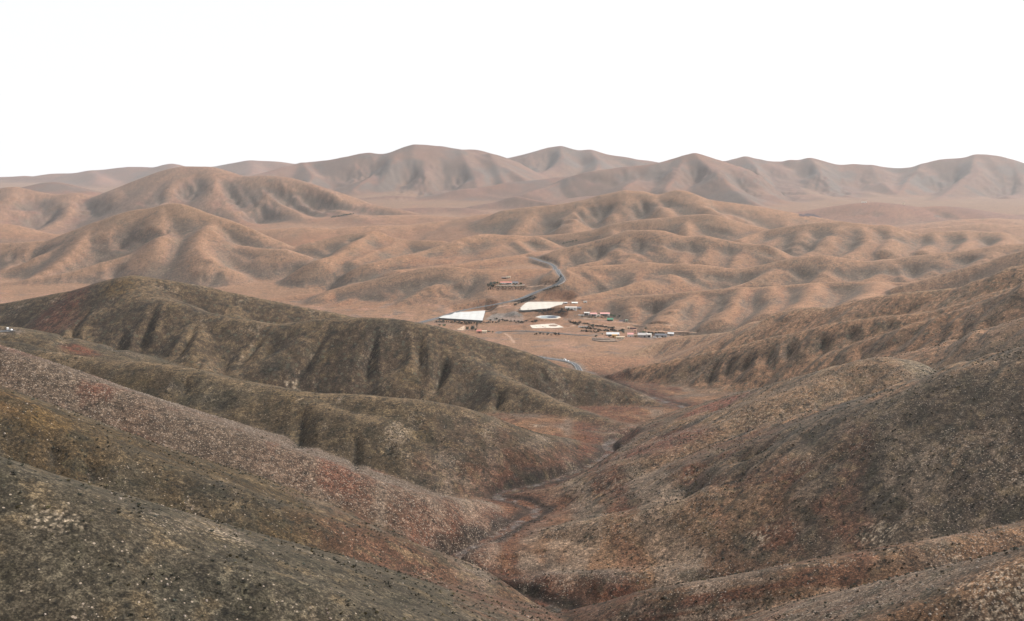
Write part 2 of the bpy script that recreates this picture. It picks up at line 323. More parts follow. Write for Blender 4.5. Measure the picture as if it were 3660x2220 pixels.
stream = world_line(STREAM)
SD, SZ = line_dist(stream, 260)
apk = 1 - .72 * ss(680, 830, Y)
ap = SZ + apk * (.085 * np.sqrt(SD ** 2 + 64) + .0006 * SD ** 2) + 1.2 * fbm2(X, Y, 28, 71, 3) * np.clip(SD / 30, 0, 1)
kap = 1 - ss(60, 200, SD)
ZF = ZF * (1 - kap) + kap * np.where(SD < 259, ap, 0)

KK = np.clip(.0014 * DIST, .7, 14)
NCLS = 12
M = ZF.copy()                       # running maximum
S = np.ones_like(M)                 # running sum of exponentials
W = np.zeros((NCLS, NV, NU), np.float32); W[0] = 1
ARC = np.zeros((NV, NU), np.float32); CREST = np.full((NV, NU), 1e9, np.float32)      # distance from the crest of the owning ridge

def ntab(seed):
    rng = np.random.RandomState(seed)
    n = 8192; t = np.arange(n) / n * 512
    def per(t, m):
        g = rng.rand(m) * 2 - 1
        i = np.floor(t).astype(int); f = t - i
        u = f * f * (3 - 2 * f)
        return (g[i % m] * (1 - u) + g[(i + 1) % m] * u) * .75
    base = per(t * .25, 128) + .75 * per(t * .625 + .3, 320) + .4 * per(t * 1.375, 704)
    n = .40 - np.abs(base) * 1.15
    n = n + .22 * (.42 - np.abs(per(t * 3.25, 1664)) * 1.5) + .12 * (.42 - np.abs(per(t * 7, 3584)) * 1.5)
    mod = .6 + .8 * np.abs(per(t * .25, 128))
    return (n * mod).astype(np.float32)

WARP = {}
def warp_for(lam):
    key = round(math.log(lam) * 2)
    if key not in WARP:
        L = math.exp(key / 2)
        WARP[key] = (fbm2(X, Y, L * 2.2, 900 + key, 2) * L * .3).astype(np.float32)
    return WARP[key]

def add_ridge(spec, seed, world=None):
    a, s, r, lam, amp, cls, lg = spec
    p = np.array([P(*q) for q in a]) if world is None else world.copy()
    # a rounded crest is seen a little behind and above its axis: lower the axis by that much
    d = np.hypot(p[:, 0], p[:, 1])
    tang = np.gradient(p, axis=0); tl = np.hypot(tang[:, 0], tang[:, 1]) + 1e-6
    e = p[:, :2] / d[:, None]
    ct = (tang[:, 0] * e[:, 0] + tang[:, 1] * e[:, 1]) / tl
    sn = np.sqrt(np.clip(1 - ct ** 2, .02, 1))
    m = np.abs(((CAMZ - p[:, 2]) / d - (-tang[:, 2] / tl) * ct) / sn)
    m = np.minimum(m, .9 * s)
    if world is None:
        p[:, 2] -= np.where(sn > .35, r * (s - np.sqrt(s * s - m * m)), 0) + .0006 * d
    p = catmull(p, 4 if world is None else 2)
    # small natural unevenness along the crest
    arc = np.concatenate([[0], np.cumsum(np.hypot(*np.diff(p[:, :2], axis=0).T))])
    tab = ntab(seed)
    nt = len(tab)
    D0 = max(2.6 * lg, 100)
    fl = .8 if lg > 100 else .82
    Rr = (p[:, 2].max() - 30) / s * 1.7 + r * 2
    y0, y1 = p[:, 1].min() - Rr, p[:, 1].max() + Rr
    r0, r1 = np.searchsorted(vs, y0), np.searchsorted(vs, y1)
    if r1 - r0 < 2:
        return
    xs0, xs1 = p[:, 0].min() - Rr, p[:, 0].max() + Rr
    blk = X[r0:r1]
    cols = np.where(((blk >= xs0) & (blk <= xs1)).any(0))[0]
    if len(cols) < 2:
        return
    sl = (slice(r0, r1), slice(cols[0], cols[-1] + 1))
    x, y = X[sl].astype(np.float32), Y[sl].astype(np.float32)
    wp = warp_for(lam)[sl]
    best = np.full(x.shape, -1e9, np.float32); bd = np.full(x.shape, 1e9, np.float32); ba = np.zeros(x.shape, np.float32)
    for i in range(len(p) - 1):
        ax, ay, az = p[i]; bx, by, bz = p[i + 1]
        dx, dy = bx - ax, by - ay
        L2 = dx * dx + dy * dy + 1e-9; L = math.sqrt(L2)
        t = np.clip(((x - ax) * dx + (y - ay) * dy) / L2, 0, 1)
        dist = np.sqrt((x - ax - t * dx) ** 2 + (y - ay - t * dy) ** 2)
        dd = np.sqrt(dist * dist + r * r) - r
        drop = s * (fl * dd + (1 - fl) * D0 * (1 - np.exp(-dd / D0)))
        q = ((arc[i] + t * L + wp * np.minimum(1, dist / lam)) / lam * (nt / 512.)) % nt
        j = q.astype(np.int32); f = q - j
        n = tab[j % nt] * (1 - f) + tab[(j + 1) % nt] * f
        h = az + t * (bz - az) - drop - amp * s * lg * (1 - np.exp(-dist / lg)) * np.minimum(1, dist / (lg * .3)) * n * .8
        up = h > best
        best = np.where(up, h, best); bd = np.where(up, dist, bd); ba = np.where(up, arc[i] + t * L, ba)
    k = KK[sl]
    m0 = M[sl]
    m1 = np.maximum(m0, best)
    e0 = np.exp((m0 - m1) / k); e1 = np.exp(np.maximum((best - m1) / k, -40))
    S[sl] = S[sl] * e0 + e1
    for c in range(NCLS):
        W[(c,) + sl] *= e0
    W[(cls,) + sl] += e1
    CREST[sl] = np.where(best > m0, bd, CREST[sl])
    ARC[sl] = np.where(best > m0, ba + wp * .5 + seed * 571., ARC[sl])
    M[sl] = m1

for i, spec in enumerate(RIDGES):
    add_ridge(spec, 100 + i)

# side spurs branching from the main crests down to the valleys
def gfast(A, x, y):
    den = max(y, -340) + APEX + (400 * math.exp(-max(y, 0) / 120) if y < 2000 else 0)
    j = int(np.clip((x / den + .78) / 1.56 * (NU - 1), 0, NU - 1)); i = int(np.clip(np.searchsorted(vs, y), 0, NV - 1))
    return float(A[i, j])
SPUR = {1: (.060, .32, .52, .0030, .15), 2: (.066, .27, .66, .0068, .13), 8: (.062, .31, .68, .0052, .14), 7: (.050, .34, .58, .0042, .12), 3: (.075, .40, .74, .012, .12)}
rsp = np.random.RandomState(44)
nsp = 0
for i, spec in enumerate(RIDGES):
    a, s, r, lam, amp, cls, lg = spec
    if cls not in SPUR or len(a) < 7:
        continue
    spc, q, fl_, rr, mx = SPUR[cls]
    p = np.array([P(*t) for t in a])
    p[:, 2] -= r * .25
    p = catmull(p, 6)
    arc = np.concatenate([[0], np.cumsum(np.hypot(*np.diff(p[:, :2], axis=0).T))])
    t = rsp.uniform(0, .6) * spc * p[0, 1]
    while t < arc[-1]:
        c = np.array([np.interp(t, arc, p[:, k]) for k in range(3)])
        c2 = np.array([np.interp(t + 5, arc, p[:, k]) for k in range(3)])
        tg = (c2 - c)[:2]; tg /= np.hypot(*tg) + 1e-9
        nrm = np.array([-tg[1], tg[0]])
        if nrm @ (c[:2]) > 0:
            nrm = -nrm
        d = c[1]
        t += spc * d * rsp.uniform(.65, 1.45)
        ang = rsp.normal(-.22 if c[0] > 0 else .1, .28)
        ca, sa = math.cos(ang), math.sin(ang)
        nrm = np.array([nrm[0] * ca - nrm[1] * sa, nrm[0] * sa + nrm[1] * ca])
        L = mx * d * rsp.uniform(.7, 1.25); q_ = q * rsp.uniform(.85, 1.2); bend = rsp.normal(0, .35)
        pts = []
        R0 = rr * d * rsp.uniform(.7, 1.4)
        for k in range(6):
            u = L * k / 5
            b_ = bend * (k / 5) ** 2 * .5
            dv = np.array([nrm[0] * math.cos(b_) - nrm[1] * math.sin(b_), nrm[0] * math.sin(b_) + nrm[1] * math.cos(b_)])
            xy = c[:2] + dv * u
            z = c[2] - q_ * (math.sqrt(u * u + (2.2 * R0) ** 2) - 2.2 * R0) - R0 * .25
            if xy[1] < 300:
                break
            pts.append((xy[0], xy[1], z))
            if z < gfast(ZF, *xy) + 2:
                break
        if len(pts) < 3:
            continue
        add_ridge((None, fl_, R0, lam * .6, amp * .5, cls, lg * .6), 3000 + nsp, np.array(pts)); nsp += 1
# the knoll the view point stands on
RIDGES_CAM = np.array([(-340., -120., 298.2), (340., -120., 298.2)])
Z = M + KK * np.log(S)
W /= S[None]
knoll = 297.8 - .62 * (np.sqrt(np.maximum(Y + 20, 0) ** 2 + 20 ** 2) - 20)
Z = np.maximum(Z, knoll)

# fine relief
rowstep = np.gradient(vs)[:, None] * np.ones((1, NU))
HILL = np.clip((Z - ZF) / (.012 * DIST + 3), 0, 1)
for o, lam in enumerate([420, 200, 95, 45, 22, 11, 5.5, 2.8]):
    wgt = ss(1.5, 3.5, lam / rowstep) * np.clip(DIST / (lam * 5), 0, 1) * np.clip(lam * 60 / DIST, 0, 1)
    if wgt.max() <= 0:
        continue
    rows = np.where(wgt.max(1) > 0)[0]; a, b = rows[0], rows[-1] + 1
    n = perlin2(X[a:b] / lam, Y[a:b] / lam, 40 + o)
    amp = .015 * lam if lam < 60 else .008 * lam
    Z[a:b] += n * wgt[a:b] * amp * (.25 + .75 * HILL[a:b])

# rain-cut clefts down the faces of the right hand spurs (all fall towards the left front)
CA, CB = -.67 * X + .74 * Y, .74 * X + .67 * Y
def clefts(lam, seed):
    w_ = fbm2(X, Y, lam * 2.6, seed + 9, 2) * .55
    n = np.abs(perlin2(CA / lam + w_, CB / (lam * 7), seed)) + .45 * np.abs(perlin2(CA / (lam * .43) + w_, CB / (lam * 3.2), seed + 1))
    return .38 - n                                          # high between the clefts, sharp cusp down in them? inverted below
CL1, CL2 = clefts(17., 640), clefts(36., 650)
fr = ss(760, 880, Y)
CLF = -(CL1 * (1 - fr) + CL2 * fr)                          # positive on ribs, negative in clefts
lumpy = ss(-.25, .3, fbm2(X, Y, 85, 660, 3))
Z += W[6] * np.clip(CREST / 30, 0, 1) * np.clip((np.asarray(CREST) < 1e8), 0, 1) * (.35 + .65 * lumpy) * CLF * (3.4 * (1 - fr) + 6.5 * fr)

# ------------------------------------------------------------------ beds cut into the land
def gsample(A, x, y):
    v = np.interp(y, vs, np.arange(NV))
    v = np.clip(v, 0, NV - 1.001)
    den = np.maximum(y, -340) + APEX + 400 * np.exp(-np.maximum(y, 0) / 120) * (np.asarray(y) < 2000)
    u = (x / den + .78) / 1.56 * (NU - 1)
    u = np.clip(u, 0, NU - 1.001)
    i = v.astype(int); j = u.astype(int); fv = v - i; fu = u - j
    return (A[i, j] * (1 - fv) * (1 - fu) + A[i + 1, j] * fv * (1 - fu) + A[i, j + 1] * (1 - fv) * fu + A[i + 1, j + 1] * fv * fu)

def ground(x, y):
    return gsample(Z, np.asarray(x, float), np.asarray(y, float))

# smooth away facets left by the crest lines
def soften(A, n):
    for _ in range(n):
        A[1:-1] = .25 * A[:-2] + .5 * A[1:-1] + .25 * A[2:]
        A[:, 1:-1] = .25 * A[:, :-2] + .5 * A[:, 1:-1] + .25 * A[:, 2:]

def sight(px, py):
    """where a sight line meets the land"""
    yy = vs[vs > 100]
    dx, dz = (px - CX) / F, -(py - HY) / F
    g = ground(dx * yy, yy) - (CAMZ + dz * yy)
    i = int(np.argmax(g > 0))
    if g[i] <= 0:
        i = len(g) - 1
    a = 0 if i == 0 else g[i - 1] / (g[i - 1] - g[i])
    y = yy[max(i - 1, 0)] * (1 - a) + yy[i] * a
    return dx * y, y, CAMZ + dz * y

GUL = np.zeros((NV, NU), np.float32)
cuts = []
for path, w, dep in GULLIES:
    p = np.array([sight(*q) for q in path])
    p[:, 2] = np.linspace(0, 1, len(p))
    # drop points that jump across a crest
    keep = [0]
    for i in range(1, len(p)):
        if abs(p[i, 1] - p[keep[-1], 1]) < .30 * p[i, 1]:
            keep.append(i)
    if len(keep) > 1:
        zz = ground(p[keep][:, 0], p[keep][:, 1])
        cuts.append((catmull(p[keep], 5), w, min(dep, .34 * max(zz[0] - zz.min(), 2.0))))
wx = fbm2(X, Y, 45, 501, 3); 
for n_, (p, w, dep) in enumerate(cuts):
    pad = w * 1.9
    r0, r1 = np.searchsorted(vs, p[:, 1].min() - pad), np.searchsorted(vs, p[:, 1].max() + pad)
    blk = X[r0:r1]
    cols = np.where(((blk >= p[:, 0].min() - pad) & (blk <= p[:, 0].max() + pad)).any(0))[0]
    if r1 - r0 < 3 or len(cols) < 3:
        continue
    sl = (slice(r0, r1), slice(cols[0], cols[-1] + 1))
    x, y = X[sl] + wx[sl] * w * .35, Y[sl]
    D = np.full(x.shape, 1e9); T = np.zeros(x.shape)
    for i in range(len(p) - 1):
        ax, ay, at = p[i]; bx, by, bt = p[i + 1]
        dx, dy = bx - ax, by - ay
        t = np.clip(((x - ax) * dx + (y - ay) * dy) / (dx * dx + dy * dy + 1e-9), 0, 1)
        d = np.hypot(x - ax - t * dx, y - ay - t * dy)
        up = d < D
        D[up] = d[up]; T[up] = (at + t * (bt - at))[up]
    tap = np.minimum(ss(-.05, .5, T), 1 - .8 * ss(.6, 1.02, T))
    ww = w * (.8 + .35 * T) * (1 + .45 * wx[sl])
    prof = np.clip(1 - D / ww, 0, 1)
    prof = .45 * prof + .55 * prof ** 2.2
    # raised shoulders either side keep the cut from lowering the skyline
    Z[sl] -= dep * tap * (prof - .18 * np.exp(-((D / ww - 1.15) / .4) ** 2))
    GUL[sl] = np.maximum(GUL[sl], tap * np.clip(1.25 * prof, 0, 1))
nsm = 1
Zs = Z.copy(); soften(Zs, nsm)
Z = np.where(Y > 100, Zs, Z)

wob = 1 + .5 * fbm2(X, Y, 30, 77, 2)
bedw = (2.3 + .0032 * np.maximum(Y - 400, 0)) * wob
k = ss(0, 1, (SD - bedw) / (16 + .012 * Y)) * .6 + .4 * ss(0, 1, (SD - bedw) / 6)
k = np.where(SD > 150, 1, k)
Z = np.where(SD < 150, SZ - 1.2 + (np.maximum(Z, SZ + 1.0) - SZ + 1.2) * k + (1 - k) * .5 * fbm2(X, Y, 6, 78, 2), Z)
BED = np.where(SD < 150, 1 - ss(.6, 1.5, SD / bedw), 0)

# roads: followed from the view point, levelled into the land
ROADS = {}
def road(key, pts, half, cutw, sm=9):
    p = np.array([(P if t.count(',') == 2 else sight)(*[float(v) for v in t.split(',')]) for t in pts.split()])
    keep = [0]
    for i in range(1, len(p)):
        if abs(p[i, 1] - p[keep[-1], 1]) < .22 * p[i, 1]:
            keep.append(i)
    p = catmull(p[keep], 8)
    # even spacing
    a = np.concatenate([[0], np.cumsum(np.hypot(*np.diff(p[:, :2], axis=0).T))])
    n = max(8, int(a[-1] / 6)); t = np.linspace(0, a[-1], n)
    q = np.stack([np.interp(t, a, p[:, k]) for k in range(3)], 1)
    k_ = np.ones(sm) / sm
    for c in range(3):
        e = np.concatenate([np.full(sm // 2, q[0, c]), q[:, c], np.full(sm // 2, q[-1, c])])
        q[:, c] = np.convolve(e, k_, 'valid')
    q[:, 2] = ground(q[:, 0], q[:, 1])
    e = np.concatenate([np.full(10, q[0, 2]), q[:, 2], np.full(10, q[-1, 2])])
    q[:, 2] = np.convolve(e, np.ones(21) / 21, 'valid')
    D, ZZ = line_dist(q, half + cutw + 2)
    global Z
    w = 1 - ss(half + 1.2, half + cutw, D)
    Z = np.where(D < half + cutw, Z * (1 - w) + (ZZ - .25) * w, Z)
    ROADS[key] = (q, half)
    return D
RD1 = road('main', '1271.5,616 1276,619 1286,623 1301,628 1316,632.5 1326.5,637 1335.5,642.5 1342.7,650 1349,659 1355,667 1358.5,673 1357,677 1351,681.5 1335.5,687.5 1320,693.5 1299.5,701.5 1269.7,713 1235,724 1201,731 1160,739 1133,744 1100,751 1078,758 1056,766 1030,772 1010,777', 5.0, 20)
RD2 = road('lower', '1262,853,1520 1284,859,1500 1302,863.5,1480 1331,868,1462 1360,872,1446 1379,875.5,1432 1388,881,1408 1394,888,1382 1398,896,1350', 3.5, 14)
RD3 = road('village', '1195,801 1212,799 1229,797 1260,797 1283,798 1310,800 1338,802 1365,804.5 1392,807 1425,808', 2.4, 6)
RD4 = road('pass', '-25,800 0,797 12,796 22,796 32,799', 4.0, 8, 3)
TRK = [road('track%d' % i, t_, h_, 5) for i, (t_, h_) in enumerate([
    ('1400,764 1442,769 1474,774 1515,776 1570,778 1600,781 1625,785', 1.7),
    ('1212,801 1226,810 1239,826', 2.0),
    ('1358,790 1391,781 1431,780 1474,786 1515,791', 1.5),
    ('1545,797 1570,796 1610,795 1683,795', 3.0),
    ('1195,752 1180,741 1200,737 1235,731', 1.8),
    ('1262,694 1290,686 1320,684 1340,686', 1.6)])]


# level yards for the growing houses, the pond and the farm buildings
PADS = {}; PADM = np.zeros((NV, NU), np.float32)
def pad(key, pts, margin, level=None):
    global Z
    q = [[float(v) for v in t.split(',')] for t in pts.split()]
    if level is None:
        x, y, level = sight(sum(a for a, b in q) / len(q), sum(b for a, b in q) / len(q))
    PADS[key] = level
    p = []
    for px, py in q:
        y = (CAMZ - level) / ((py - HY) / F); p.append(((px - CX) / F * y, y))
    p = np.array(p)
    r0, r1 = np.searchsorted(vs, p[:, 1].min() - margin), np.searchsorted(vs, p[:, 1].max() + margin)
    x, y = X[r0:r1], Y[r0:r1]
    ins = np.zeros(x.shape, bool); D = np.full(x.shape, 1e9)
    for i in range(len(p)):
        ax, ay = p[i]; bx, by = p[i - 1]
        ins ^= ((ay > y) != (by > y)) & (x < (bx - ax) * (y - ay) / (by - ay + 1e-9) + ax)
        t = np.clip(((x - ax) * (bx - ax) + (y - ay) * (by - ay)) / ((bx - ax) ** 2 + (by - ay) ** 2 + 1e-9), 0, 1)
        D = np.minimum(D, np.hypot(x - ax - t * (bx - ax), y - ay - t * (by - ay)))
    D = np.where(ins, 0, D)
    w = 1 - ss(5, margin, D)
    Z[r0:r1] = Z[r0:r1] * (1 - w) + level * w
    PADM[r0:r1] = np.maximum(PADM[r0:r1], 1 - ss(margin * .9, margin * 1.3, D))
pad('white', '1053,768 1066,760 1097,750 1170,747 1163,775', 30)
pad('cream', '1247,749 1252,741 1266,728 1359,726 1350,744', 34)
pad('pond', '1287,764 1316,760 1350,763 1342,768 1303,768', 16)
pad('plot', '1273,784 1327,779 1358,788 1335,790.5 1280,791', 16)

# ------------------------------------------------------------------ soil, rock and scrub colours of the land
dXu = np.gradient(X, axis=1); dZu = np.gradient(Z, axis=1)
dXv = np.gradient(X, axis=0); dYv = np.gradient(Y, axis=0); dZv = np.gradient(Z, axis=0)
ZX = dZu / dXu
ZY = (dZv - ZX * dXv) / dYv
SLOPE = np.hypot(ZX, ZY)
LD = np.log(np.maximum(DIST, 60))
def lod_noise(seed, px, aniso=False):
    """grain whose size in metres grows in steps with the distance from the settled valley side"""
    out = np.zeros((NV, NU), np.float32); ws = np.zeros((NV, NU), np.float32)
    for k_ in range(-1, 7):
        lam = 1.0 * 2 ** k_
        w = np.clip(1 - np.abs(np.log2(np.maximum(DIST * px / lam, 1e-6))), 0, 1).astype(np.float32)
        rows = np.where(w.max(1) > 0)[0]
        if len(rows) == 0:
            continue
        a, b = rows[0], rows[-1] + 1
        out[a:b] += w[a:b] * perlin2(X[a:b] / lam, Y[a:b] / lam, seed + k_ + 5)
        ws[a:b] += w[a:b]
    return out / np.maximum(ws, .2)
g1 = lod_noise(210, .0030); g2 = lod_noise(230, .0075); g3 = lod_noise(250, .03); g4 = lod_noise(270, .09)
# streaks that run down the slopes
def streak(lam, seed):
    l2 = np.maximum(lam, DIST * .006)
    return perlin2(ARC / l2 + g3 * .25, CREST.clip(0, 4000) / (l2 * 9), seed)
st1 = streak(5., 301); st2 = streak(16., 302)
near = 1 - ss(1250, 1500, Y + .12 * X)                 # the scrub side of the valley, cloud shadow painted into its colours
far = ss(3800, 7500, DIST)

def C(*c):
    return np.array(c, np.float32)
base = [C(.172, .101, .065), C(.148, .081, .062), C(.176, .096, .061), C(.058, .041, .029), C(.060, .045, .030), C(.076, .057, .044), C(.092, .071, .054), C(.146, .078, .058), C(.178, .104, .074), C(.060, .050, .037), C(.054, .039, .024), C(.118, .073, .048)]  # near scrub classes kept dark, foreground cloud shadow put into their colour
T3 = np.zeros((NV, NU, 3), np.float32)
for c in range(NCLS):
    T3 += W[c][..., None] * base[c]
def mix(mask, col, k_=1.0):
    global T3
    m_ = np.clip(mask * k_, 0, 1).astype(np.float32)[..., None]
    T3 = T3 * (1 - m_) + m_ * col
def cl(*i):
    return sum(W[j] for j in i)
wl = fbm2(X, Y, 260, 320, 4); wm = fbm2(X, Y, 70, 330, 4); wf = fbm2(X, Y, 900, 340, 4)
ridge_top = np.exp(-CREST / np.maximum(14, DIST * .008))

# tan hills: reddish, ochre and pale soil in broad patches, lichen grey-green scrub on steep and hollow ground, deepened as fold shading
tan = cl(0, 2) * (1 - near) + cl(1, 7, 8)
mix(tan * ss(.0, .5, wl + .3 * g4), C(.225, .135, .090), .5)
mix(tan * ss(.05, .5, -wl + .3 * wm), C(.205, .104, .064), .55)
mix(cl(1) * ss(0, .45, wf), C(.20, .098, .064), .6)
mix(cl(8, 7) * ss(-.05, .4, wm + .5 * ridge_top), C(.150, .100, .068), .3)
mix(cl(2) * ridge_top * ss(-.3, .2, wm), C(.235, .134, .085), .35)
steep = ss(.26, .50, SLOPE + .10 * wm + .06 * g4) * (1 - PADM)
mix(cl(2, 7, 8, 1) * steep, C(.140, .092, .064), .35)
# hollows where the slopes gather
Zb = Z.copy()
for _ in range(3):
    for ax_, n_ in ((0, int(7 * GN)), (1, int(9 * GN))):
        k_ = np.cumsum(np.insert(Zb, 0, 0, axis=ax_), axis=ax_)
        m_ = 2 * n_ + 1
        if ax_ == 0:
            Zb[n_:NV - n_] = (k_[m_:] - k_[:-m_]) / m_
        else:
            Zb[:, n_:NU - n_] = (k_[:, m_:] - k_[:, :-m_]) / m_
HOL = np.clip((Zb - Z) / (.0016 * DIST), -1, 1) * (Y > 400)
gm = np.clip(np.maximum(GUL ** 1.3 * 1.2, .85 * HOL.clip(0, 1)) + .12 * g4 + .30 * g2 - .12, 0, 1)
# scrub tone on left and viewer-facing sides, with facet shade painted into it
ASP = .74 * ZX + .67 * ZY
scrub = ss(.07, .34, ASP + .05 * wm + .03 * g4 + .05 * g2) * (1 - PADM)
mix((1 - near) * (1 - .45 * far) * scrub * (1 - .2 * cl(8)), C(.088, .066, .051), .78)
mix(cl(8) * ss(130, 225, Z + 25 * wm), C(.112, .078, .050), .6)
mix((1 - near) * gm * (1 - PADM) * (1 - .45 * cl(1)) * np.clip(1 - W[0] * 1.4, 0, 1), C(.078, .066, .055), .62)  # scrub in the hollows, its dark tone also painted as fold shading
mix((1 - near) * cl(2, 7, 8) * np.clip(-HOL - .15, 0, 1), C(.235, .136, .084), .5)  # rounded ground paler, the lit half of the same painted relief
mix(cl(2, 7, 8) * ss(.25, .6, wm * .9 + g4 * .5 + .25 * steep - .2 * ridge_top), C(.130, .098, .072), .35)
mix(cl(1) * ss(.15, .5, fbm2(X, Y, 420, 350, 4) + .3 * steep), C(.098, .080, .070), .7)

mix(cl(7, 8) * np.exp(-CREST / (DIST * .006)) * ss(-.4, .2, wm), C(.235, .132, .085), .5)  # crest lines of the left hills painted paler, as if lit
# right hand rocky spurs
m6 = cl(6, 11)
mix(m6 * ss(-.1, .5, wl * .8 - (SLOPE - .42) * 2.2 + .3 * st2), C(.165, .103, .066), .8)
mix(m6 * ss(.38, .66, SLOPE + .16 * st2 + .10 * wm), C(.054, .048, .040), .7)
mix(m6 * ss(.30, .75, wm + .35 * g4), C(.088, .085, .064), .6)
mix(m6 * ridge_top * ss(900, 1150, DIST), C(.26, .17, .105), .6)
mix(near * cl(6, 11) * ss(.30, .60, ASP + .12 * wm + .10 * st2), C(.050, .041, .033), .45)  # left-facing sides of the spurs darkened, facet shade put into the rock tone
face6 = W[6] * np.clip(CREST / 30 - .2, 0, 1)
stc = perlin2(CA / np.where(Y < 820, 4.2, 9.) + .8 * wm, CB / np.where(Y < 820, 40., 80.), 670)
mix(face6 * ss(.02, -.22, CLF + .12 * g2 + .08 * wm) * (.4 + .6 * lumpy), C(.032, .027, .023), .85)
mix(face6 * ss(.12, .42, CLF + .35 * stc + .25 * g3) * ss(-.2, .3, wm + .3 * wl), C(.170, .126, .088), .6)
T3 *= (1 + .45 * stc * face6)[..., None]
mix(W[6] * ss(800, 930, Y) * np.clip(.35 + ss(.58, .36, SLOPE + .08 * wm), 0, 1), C(.215, .128, .084), .8)
# near slopes
m4 = cl(3, 4, 9, 10)
mix(cl(3) * ss(.3, .6, ASP + .1 * wm + .1 * st2), C(.034, .029, .024), .5)  # painted facet shade on the left-facing sides of the scrub hills
mix(m4 * ss(.0, .6, wl + .35 * st2), C(.070, .052, .037), .7)
mix(m4 * ss(.1, .55, -wm + .4 * st2), C(.031, .028, .023), .75)
mix(m4 * ss(.25, .6, fbm2(X, Y, 45, 360, 3)), C(.088, .063, .034), .55)
mix(cl(4, 9, 10) * ss(.05, .6, fbm2(X, Y, 90, 361, 3)), C(.052, .049, .039), .6)
mix(cl(5) * ss(-.2, .5, fbm2(X, Y, 60, 362, 3)), C(.105, .070, .053), .6)
mix(cl(5) * ss(.2, .6, fbm2(X, Y, 38, 363, 3) + .4 * st2), C(.100, .044, .031), .7)
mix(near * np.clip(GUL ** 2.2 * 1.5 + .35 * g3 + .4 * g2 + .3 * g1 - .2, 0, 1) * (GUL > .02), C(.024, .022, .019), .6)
mix(cl(3, 4, 10) * np.exp(-CREST / (DIST * .015)) * ss(-.6, .0, wm + .3 * g3), C(.150, .108, .070), .8)  # paler crests: sparser scrub, plus crest light painted into the colour
mix(cl(6) * np.exp(-CREST / (DIST * .012)) * ss(-.4, .2, wm + .3 * g3), C(.165, .112, .074), .6)  # crest light painted along the spur tops as paler tan
# red and ochre earth towards the foot of the near slopes
foot = near * (1 - ss(10, 85 + 60 * wm, SD)) * (SD < 259)
foot = np.maximum(foot, near * W[0] * .9)
foot = np.maximum(foot, near * (1 - ss(60, 190 + 50 * wm, SD)) * (Y < 640) * (X > -.06 * Y) * .9)
rill = perlin2((X + .3 * wm * 40) / 55, (Y + .22 * X) / np.maximum(3.2, DIST * .0085) + 1.2 * wm, 374) + .5 * perlin2(X / 30, (Y + .22 * X) / np.maximum(1.6, DIST * .004) + .8 * wm, 375)
stf = perlin2(SD / 13 + g4 * .9 + 2.2 * wm + X / 60, Y / 45 + wl, 371) + .35 * g3
mix(foot * ss(-.45, .3, wm + .35 * stf), C(.088, .053, .037), .85)
mix(foot * ss(.05, .5, .5 * stf + .8 * rill + .3 * g3), C(.072, .034, .024), .85)
mix(foot * ss(.0, .5, -rill + .45 * g3), C(.128, .100, .080), .75)
mix(foot * ss(.1, .5, wm * .8 + .6 * perlin2(X / 40, (Y + .2 * X) / 9, 376)), C(.075, .066, .056), .6)
mix(near * ss(.3, .6, fbm2(X, Y, 110, 373, 3)) * cl(6, 11), C(.112, .062, .042), .35)
def patch(px, py, r, col, k_=1.0, sy=1.0, soft=.6):
    x, y, z = sight(px, py)
    d = np.hypot(X - x, (Y - y) / sy) / r * (1 + .35 * wm + .25 * g4)
    mix(1 - ss(1 - soft, 1, d), C(*col), k_)
patch(1330, 1385, 26, (.125, .105, .088), .85, .7); patch(1430, 1385, 24, (.12, .10, .085), .8, .6)
patch(1380, 1440, 22, (.072, .040, .024), .9, 1); patch(1300, 1425, 16, (.068, .036, .023), .85, 1)
patch(2330, 1040, 75, (.048, .038, .028), .35, 1.2, .8); patch(2120, 1130, 40, (.048, .042, .034), .5, 1.2, .8)
for px_, py_ in ((870, 1310), (960, 1345), (1060, 1400), (1170, 1440), (1290, 1468), (1380, 1490)):
    patch(px_, py_, 30, (.082, .046, .033), .65, 1.2, .8)
for px_, py_, r_ in ((1360, 1300, 34), (1460, 1275, 40), (1570, 1262, 44), (1690, 1245, 40), (1600, 1320, 34), (1480, 1330, 34), (1780, 1215, 34)):
    patch(px_, py_, r_, (.168, .108, .072), .55, 1.0, .9)
apr = near * (1 - ss(60, 230, SD)) * (Y > 440) * (Y < 660) * (X > -.05 * Y)
mix(apr * ss(.0, .45, rill + .25 * g3), C(.100, .050, .034), .5)
mix(apr * ss(.1, .5, -rill + .3 * g3), C(.170, .128, .098), .6)
patch(60, 850, 30, (.075, .040, .030), .9); patch(20, 960, 12, (.11, .07, .04), .6); patch(110, 1000, 12, (.10, .065, .032), .5)
patch(150, 735, 40, (.085, .036, .026), .7, 2); patch(190, 840, 26, (.09, .035, .024), .8); patch(130, 790, 40, (.11, .06, .045), .6)
patch(290, 690, 30, (.10, .066, .034), .6); patch(1600, 1060, 40, (.100, .042, .031), .85, 1); patch(1420, 1060, 24, (.11, .05, .03), .7)
patch(1440, 1090, 20, (.13, .05, .035), .7); patch(1720, 975, 34, (.15, .065, .05), .8); patch(2150, 940, 20, (.19, .11, .07), .6)
# stream bed
mix(near * (1 - ss(8, 34, SD + 9 * g3 + 8 * wm)), C(.072, .033, .023), .7)
mix(near * (1 - ss(5, 13, SD + 5 * g3 + 3 * wm)) * (1 - BED), C(.022, .018, .015), .85)
mix(BED * ss(-.25, .3, g3 + .6 * g2), C(.088, .080, .076), .85)
